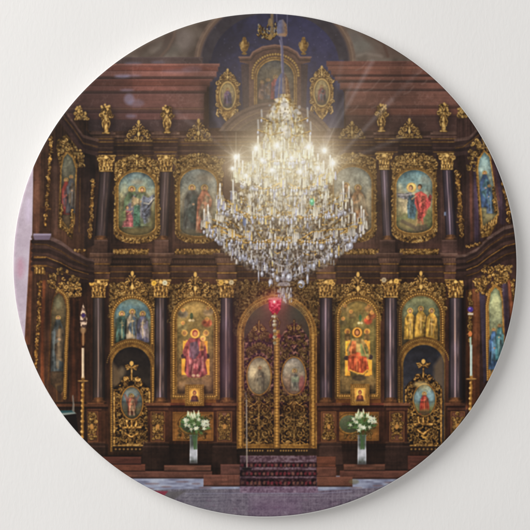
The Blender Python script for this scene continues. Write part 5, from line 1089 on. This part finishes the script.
ell(285, 296, 7, 7.5, (150, 146, 168), p_ch, .4, 2.5)
for k in range(80): prism(278 + 13.5 * r.random(), 287 + r.uniform(0, 12), r.uniform(2, 7), r.uniform(.4, .8), r.uniform(.8, 1.05))
for x, y in ((267, 285), (300.5, 286)): spiral(x, y, 4.5, 0, 1, 1., .5, p_ch, .8)
# green glint of light drawn into the chandelier's colour
gg = P('green_glint', p_ch, 'green glint of light drawn in the chandelier'); ell(312, 202, 2.2, 3.4, (52, 176, 108), gg, .85, 1.); ell(311.8, 201, .9, 1.3, (170, 255, 206), gg, 1)
ell(244.5, 222, 1.8, 4.2, (92, 106, 150), 0, .8, .8)
# sanctuary lamp, red
p_lamp = P('sanctuary_lamp', label='red glass lamp glowing under the chandelier'); ps = P('stem', p_lamp)
line([(275, 272), (274.6, 297)], .5, (140, 112, 80), p_lamp, .8)
poly([(268.5, 299), (281.5, 299), (280.5, 309), (277, 314.5), (272.5, 314.5), (269, 309)], lambda sl: ramp(.45 + 1.2 * (n15[sl] - .5), (104, 16, 30), (186, 32, 52), (232, 96, 104)), p_lamp, .92)
ell(275, 299, 6.8, 1.6, (206, 120, 110), p_lamp, .8); line([(275, 314), (274.6, 344)], 1.2, smooth_gold(.85), ps)
for y, rx in ((316.5, 3.4), (321, 1.9), (325, 2.6), (331, 1.8), (337, 2.2), (343, 1.6)): ell(274.8, y, rx, 1.7, lambda sl: ramp(.6 - .2 * (XX[sl] - 274.8) + .6 * (n15[sl] - .5), (70, 60, 44), (140, 128, 96), (214, 206, 176)), ps, .95)
for s in (-1, 1): gstroke([(274.8 + s * 2, 318), (274.8 + s * 5, 322), (274.8 + s * 4, 327)], .4, ps, .8); ell(274.8 + s * 4, 336, 2, 2.2, (150, 30, 40), 0, .55, 1)
glow(274.6, 302, 9, (255, 40, 60), .55); ell(274.4, 301.8, 2., 2.2, (255, 130, 130), 0, .95, .9); ell(274.3, 301.7, 1., 1.1, (255, 236, 230), 0, 1., .6)
glow(274, 310, 22, (200, 30, 50), .16); glow(238, 345, 26, (150, 30, 70), .06); glow(226, 380, 22, (150, 20, 60), .07); glow(270, 325, 26, (170, 30, 60), .07); glow(200, 365, 20, (170, 30, 90), .05)

# ---- light of the flames in the printed photograph
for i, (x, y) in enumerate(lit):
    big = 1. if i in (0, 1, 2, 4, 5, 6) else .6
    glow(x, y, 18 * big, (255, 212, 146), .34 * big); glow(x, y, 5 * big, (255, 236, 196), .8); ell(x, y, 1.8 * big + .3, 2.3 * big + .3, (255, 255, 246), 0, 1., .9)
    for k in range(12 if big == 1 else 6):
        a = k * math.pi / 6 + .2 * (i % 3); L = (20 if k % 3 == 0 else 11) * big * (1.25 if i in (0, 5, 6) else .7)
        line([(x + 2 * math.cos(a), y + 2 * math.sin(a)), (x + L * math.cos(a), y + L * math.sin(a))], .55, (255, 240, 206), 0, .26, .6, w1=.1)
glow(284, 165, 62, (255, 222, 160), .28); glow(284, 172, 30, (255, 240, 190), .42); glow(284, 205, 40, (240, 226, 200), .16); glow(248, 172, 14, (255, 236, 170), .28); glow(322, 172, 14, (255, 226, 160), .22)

# ---- last touches on the print: slight softness and grain, gentle fade to the rim
C[:] = np.clip(C, 0, 1)
lum = (C @ np.array((.3, .59, .11), f32))[..., None]
C[:] = lum + (C - lum) * .93
soft = blur(C, .40)
C[:] = np.clip(soft + .3 * (soft - blur(C, 1.3)), 0, 1)
C *= (1 + .03 * (n08 - .5) + .03 * (n15 - .5))[..., None]
C[:] = C * .97 + .013
# =================================================================== BUILD IN BLENDER
K = 0.002                    # metres per drawing unit: the badge is about one metre across
CX, CY, R = 265.0, 265.1, 252.0
T = 18.5                     # thickness of the badge, units
sc = bpy.context.scene; col = sc.collection
def wx(x): return (x - CX) * K
def wy(y): return (CY - y) * K
def face_z(rr):              # slightly domed face that rolls over at the rim
    q = np.clip(rr / R, 0, 1)
    z = T - 2.2 * q ** 2
    e = np.clip((rr - (R - 2.2)) / 2.2, 0, 1)
    return (z - 1.1 * (1 - np.sqrt(np.clip(1 - e * e, 0, 1)))) * K

def nodes_mat(name):
    m = bpy.data.materials.new(name); m.use_nodes = True
    nt = m.node_tree; nt.nodes.clear()
    out = nt.nodes.new('ShaderNodeOutputMaterial'); b = nt.nodes.new('ShaderNodeBsdfPrincipled')
    nt.links.new(b.outputs[0], out.inputs[0]); return m, nt, b
m_print, nt, b = nodes_mat('printed_ink')
at = nt.nodes.new('ShaderNodeAttribute'); at.attribute_name = 'ink'
nt.links.new(at.outputs['Color'], b.inputs['Base Color'])
b.inputs['Roughness'].default_value = .55; b.inputs['Specular IOR Level'].default_value = .12
m_shell, nt, b = nodes_mat('white_plastic')
nz = nt.nodes.new('ShaderNodeTexNoise'); nz.inputs['Scale'].default_value = 300
rp = nt.nodes.new('ShaderNodeValToRGB'); rp.color_ramp.elements[0].color = (.74, .73, .72, 1); rp.color_ramp.elements[1].color = (.80, .79, .78, 1)
nt.links.new(nz.outputs['Fac'], rp.inputs[0]); nt.links.new(rp.outputs[0], b.inputs['Base Color']); b.inputs['Roughness'].default_value = .45
m_paper, nt, b = nodes_mat('textured_paper')
tc = nt.nodes.new('ShaderNodeTexCoord'); mp = nt.nodes.new('ShaderNodeMapping'); mp.inputs['Scale'].default_value = (1.5, .55, 1); mp.inputs['Rotation'].default_value = (0, 0, .12)
nt.links.new(tc.outputs['Object'], mp.inputs[0])
n1 = nt.nodes.new('ShaderNodeTexNoise'); n1.inputs['Scale'].default_value = 95; n1.inputs['Detail'].default_value = 5; n1.inputs['Roughness'].default_value = .55; n1.inputs['Distortion'].default_value = .6
n2 = nt.nodes.new('ShaderNodeTexNoise'); n2.inputs['Scale'].default_value = 3; n2.inputs['Detail'].default_value = 3
nt.links.new(mp.outputs[0], n1.inputs['Vector']); nt.links.new(tc.outputs['Object'], n2.inputs['Vector'])
bp = nt.nodes.new('ShaderNodeBump'); bp.inputs['Strength'].default_value = .12; bp.inputs['Distance'].default_value = .004
nt.links.new(n1.outputs['Fac'], bp.inputs['Height']); nt.links.new(bp.outputs[0], b.inputs['Normal'])
rp = nt.nodes.new('ShaderNodeValToRGB'); rp.color_ramp.elements[0].position = .3; rp.color_ramp.elements[1].position = .7
rp.color_ramp.elements[0].color = (.79, .779, .768, 1); rp.color_ramp.elements[1].color = (.82, .81, .80, 1)
nt.links.new(n2.outputs['Fac'], rp.inputs[0]); nt.links.new(rp.outputs[0], b.inputs['Base Color']); b.inputs['Roughness'].default_value = .9; b.inputs['Specular IOR Level'].default_value = .1

# ---- the badge
badge = bpy.data.objects.new('button_badge', None); col.objects.link(badge)
badge.empty_display_size = .1
badge['label'] = 'round button badge printed with a gilded altar screen and crystal chandelier, on white paper'
badge['category'] = 'button badge'

lin = np.where(C <= .04045, C / 12.92, ((C + .055) / 1.055) ** 2.4).astype(f32)
INK = .96
lin = np.clip(lin * INK, 0, .98)
# grid vertices; those just outside the rim are pulled in onto it
dx = XX - CX; dy = YY - CY; rad = np.sqrt(dx * dx + dy * dy)
ins = rad < R
cell = ins[:-1, :-1] | ins[1:, :-1] | ins[:-1, 1:] | ins[1:, 1:]
scale = np.where(rad > R, R / np.maximum(rad, 1e-6), 1)
VX = (dx * scale) * K; VY = -(dy * scale) * K; VZ = face_z(np.minimum(rad, R))
for src, lab in ((p_vault, 'grey painted vault at the top right of the print'), (p_soffit, 'dark underside of the arch, right'), (p_fl, 'pale stone floor on the right of the rug'), (p_rib, 'brown rib of the arch, right')):
    q = P(PARTS[src]['name'], 0, lab); ID[(ID == src) & (XX > 277)] = q
# pieces of the plain woodwork that do not touch each other become separate parts
def components(pid, q=1):
    m = ID[::q, ::q] == pid; seen = np.zeros(m.shape, np.int32); comps = []; H, W = m.shape
    for sy, sx in zip(*np.nonzero(m)):
        if seen[sy, sx]: continue
        n = len(comps) + 1; st = [(sy, sx)]; seen[sy, sx] = n; cnt = 0
        while st:
            y, x = st.pop(); cnt += 1
            for a, b_ in ((y + 1, x), (y - 1, x), (y, x + 1), (y, x - 1)):
                if 0 <= a < H and 0 <= b_ < W and m[a, b_] and not seen[a, b_]: seen[a, b_] = n; st.append((a, b_))
        comps.append(cnt)
    return seen, comps
seen, comps = components(p_screen)
big = sorted(range(len(comps)), key=lambda i: -comps[i])
for i in big[1:]:
    m = seen == i + 1
    if comps[i] > 500:
        q = P('wood_panel'); ID[m] = q
    else:                       # slivers go to whatever they touch
        ys, xs = np.nonzero(m); y = ys[0]; x = max(0, xs[ys == y].min() - 1); ID[m] = ID[y, x] if ID[y, x] != p_screen else ID[max(0, y - 1), xs[0]]
cid = ID[:-1, :-1].copy(); cid[~cell] = 0
order = np.argsort(cid.ravel(), kind='stable'); sid = cid.ravel()[order]
starts = np.searchsorted(sid, np.arange(1, len(PARTS))); ends = np.searchsorted(sid, np.arange(1, len(PARTS)), side='right')
objs = [None] * len(PARTS)
pend = {}
for k in range(1, len(PARTS)):
    cells = order[starts[k - 1]:ends[k - 1]]
    pend[k] = cells
for k in range(1, len(PARTS)):
    cells = pend[k]; info = PARTS[k]
    if len(cells) < 6: continue
    cy_, cx_ = np.divmod(cells, N - 1)
    v00 = cy_ * N + cx_
    quads = np.stack([v00 + N, v00 + N + 1, v00 + 1, v00], 1)
    uv, inv = np.unique(quads, return_inverse=True); inv = inv.reshape(-1).astype(np.int32)
    me = bpy.data.meshes.new(info['name'])
    me.vertices.add(len(uv)); me.loops.add(len(inv)); me.polygons.add(len(cells))
    co = np.stack([VX.ravel()[uv], VY.ravel()[uv], VZ.ravel()[uv]], 1).astype(f32)
    me.vertices.foreach_set('co', co.ravel())
    me.loops.foreach_set('vertex_index', inv)
    me.polygons.foreach_set('loop_start', np.arange(0, len(inv), 4, dtype=np.int32))
    a = me.color_attributes.new('ink', 'FLOAT_COLOR', 'POINT')
    rgba = np.ones((len(uv), 4), f32); rgba[:, :3] = lin.reshape(-1, 3)[uv]
    a.data.foreach_set('color', rgba.ravel())
    me.update(calc_edges=True)
    me.materials.append(m_print)
    o = bpy.data.objects.new(info['name'], me); col.objects.link(o)
    if info['label']: o['label'] = info['label']
    objs[k] = o
for k in range(1, len(PARTS)):
    if objs[k] is None: continue
    par = PARTS[k]['parent']
    objs[k].parent = objs[par] if par and objs[par] else badge
# shell: the side wall and back of the badge
me = bpy.data.meshes.new('shell'); seg = 360
zt = float(face_z(np.array(R)))
prof = [(R, zt), (R + .7, zt - .35 * K), (R + 1.05, zt - 1.4 * K), (R + .7, zt - 5 * K), (R - 3, .8 * K), (R - 5, .25 * K)]
vs = []; fs = []
for rr, z in prof:
    for i in range(seg):
        a = 2 * math.pi * i / seg; vs.append((rr * K * math.cos(a), rr * K * math.sin(a), z))
for j in range(len(prof) - 1):
    for i in range(seg):
        i2 = (i + 1) % seg; fs.append((j * seg + i2, j * seg + i, (j + 1) * seg + i, (j + 1) * seg + i2))
fs.append(tuple((len(prof) - 1) * seg + i for i in range(seg)))
me.from_pydata(vs, [], fs); me.materials.append(m_shell); me.update()
me.polygons.foreach_set('use_smooth', [True] * (len(fs) - 1) + [False])
sh = bpy.data.objects.new('shell', me); col.objects.link(sh); sh.parent = badge; sh['label'] = 'white rounded rim and back of the badge'

# ---- the paper it lies on
me = bpy.data.meshes.new('paper_surface'); q = 3.0
n = 24; vs = [(-q + 2 * q * i / n, -q + 2 * q * j / n, 0) for j in range(n + 1) for i in range(n + 1)]
fs = [(j * (n + 1) + i, j * (n + 1) + i + 1, (j + 1) * (n + 1) + i + 1, (j + 1) * (n + 1) + i) for j in range(n) for i in range(n)]
me.from_pydata(vs, [], fs); me.materials.append(m_paper); me.update()
pa = bpy.data.objects.new('paper_surface', me); col.objects.link(pa); pa['kind'] = 'structure'; pa['label'] = 'white textured paper surface'

# ---- light: soft lamp from the upper left, pale surroundings
w = bpy.data.worlds.new('World'); sc.world = w; w.use_nodes = True
w.node_tree.nodes['Background'].inputs[0].default_value = (1, .986, .97, 1); w.node_tree.nodes['Background'].inputs[1].default_value = .465
ld = bpy.data.lights.new('soft_lamp', 'AREA'); ld.shape = 'DISK'; ld.size = 7.2; ld.energy = 590; ld.color = (1, .99, .975)
lo = bpy.data.objects.new('soft_lamp', ld); col.objects.link(lo)
lo.location = (-5.3, 3.1, 4.6)
from mathutils import Vector
lo.rotation_euler = (Vector((.1, -.1, 0)) - lo.location).to_track_quat('-Z', 'Y').to_euler()

# ---- camera straight above
cd = bpy.data.cameras.new('camera'); cam = bpy.data.objects.new('camera', cd); col.objects.link(cam)
cd.lens = 110; cd.sensor_width = 36
dist = 530 * K * cd.lens / 36
cam.location = (0, 0.1 * K, dist + T * K); cam.rotation_euler = (0, 0, 0)
cd.clip_start = .05; cd.clip_end = 100
sc.camera = cam
sc.view_settings.view_transform = 'Standard'; sc.view_settings.look = 'None'; sc.view_settings.exposure = 0; sc.view_settings.gamma = 1
sc.render.film_transparent = False
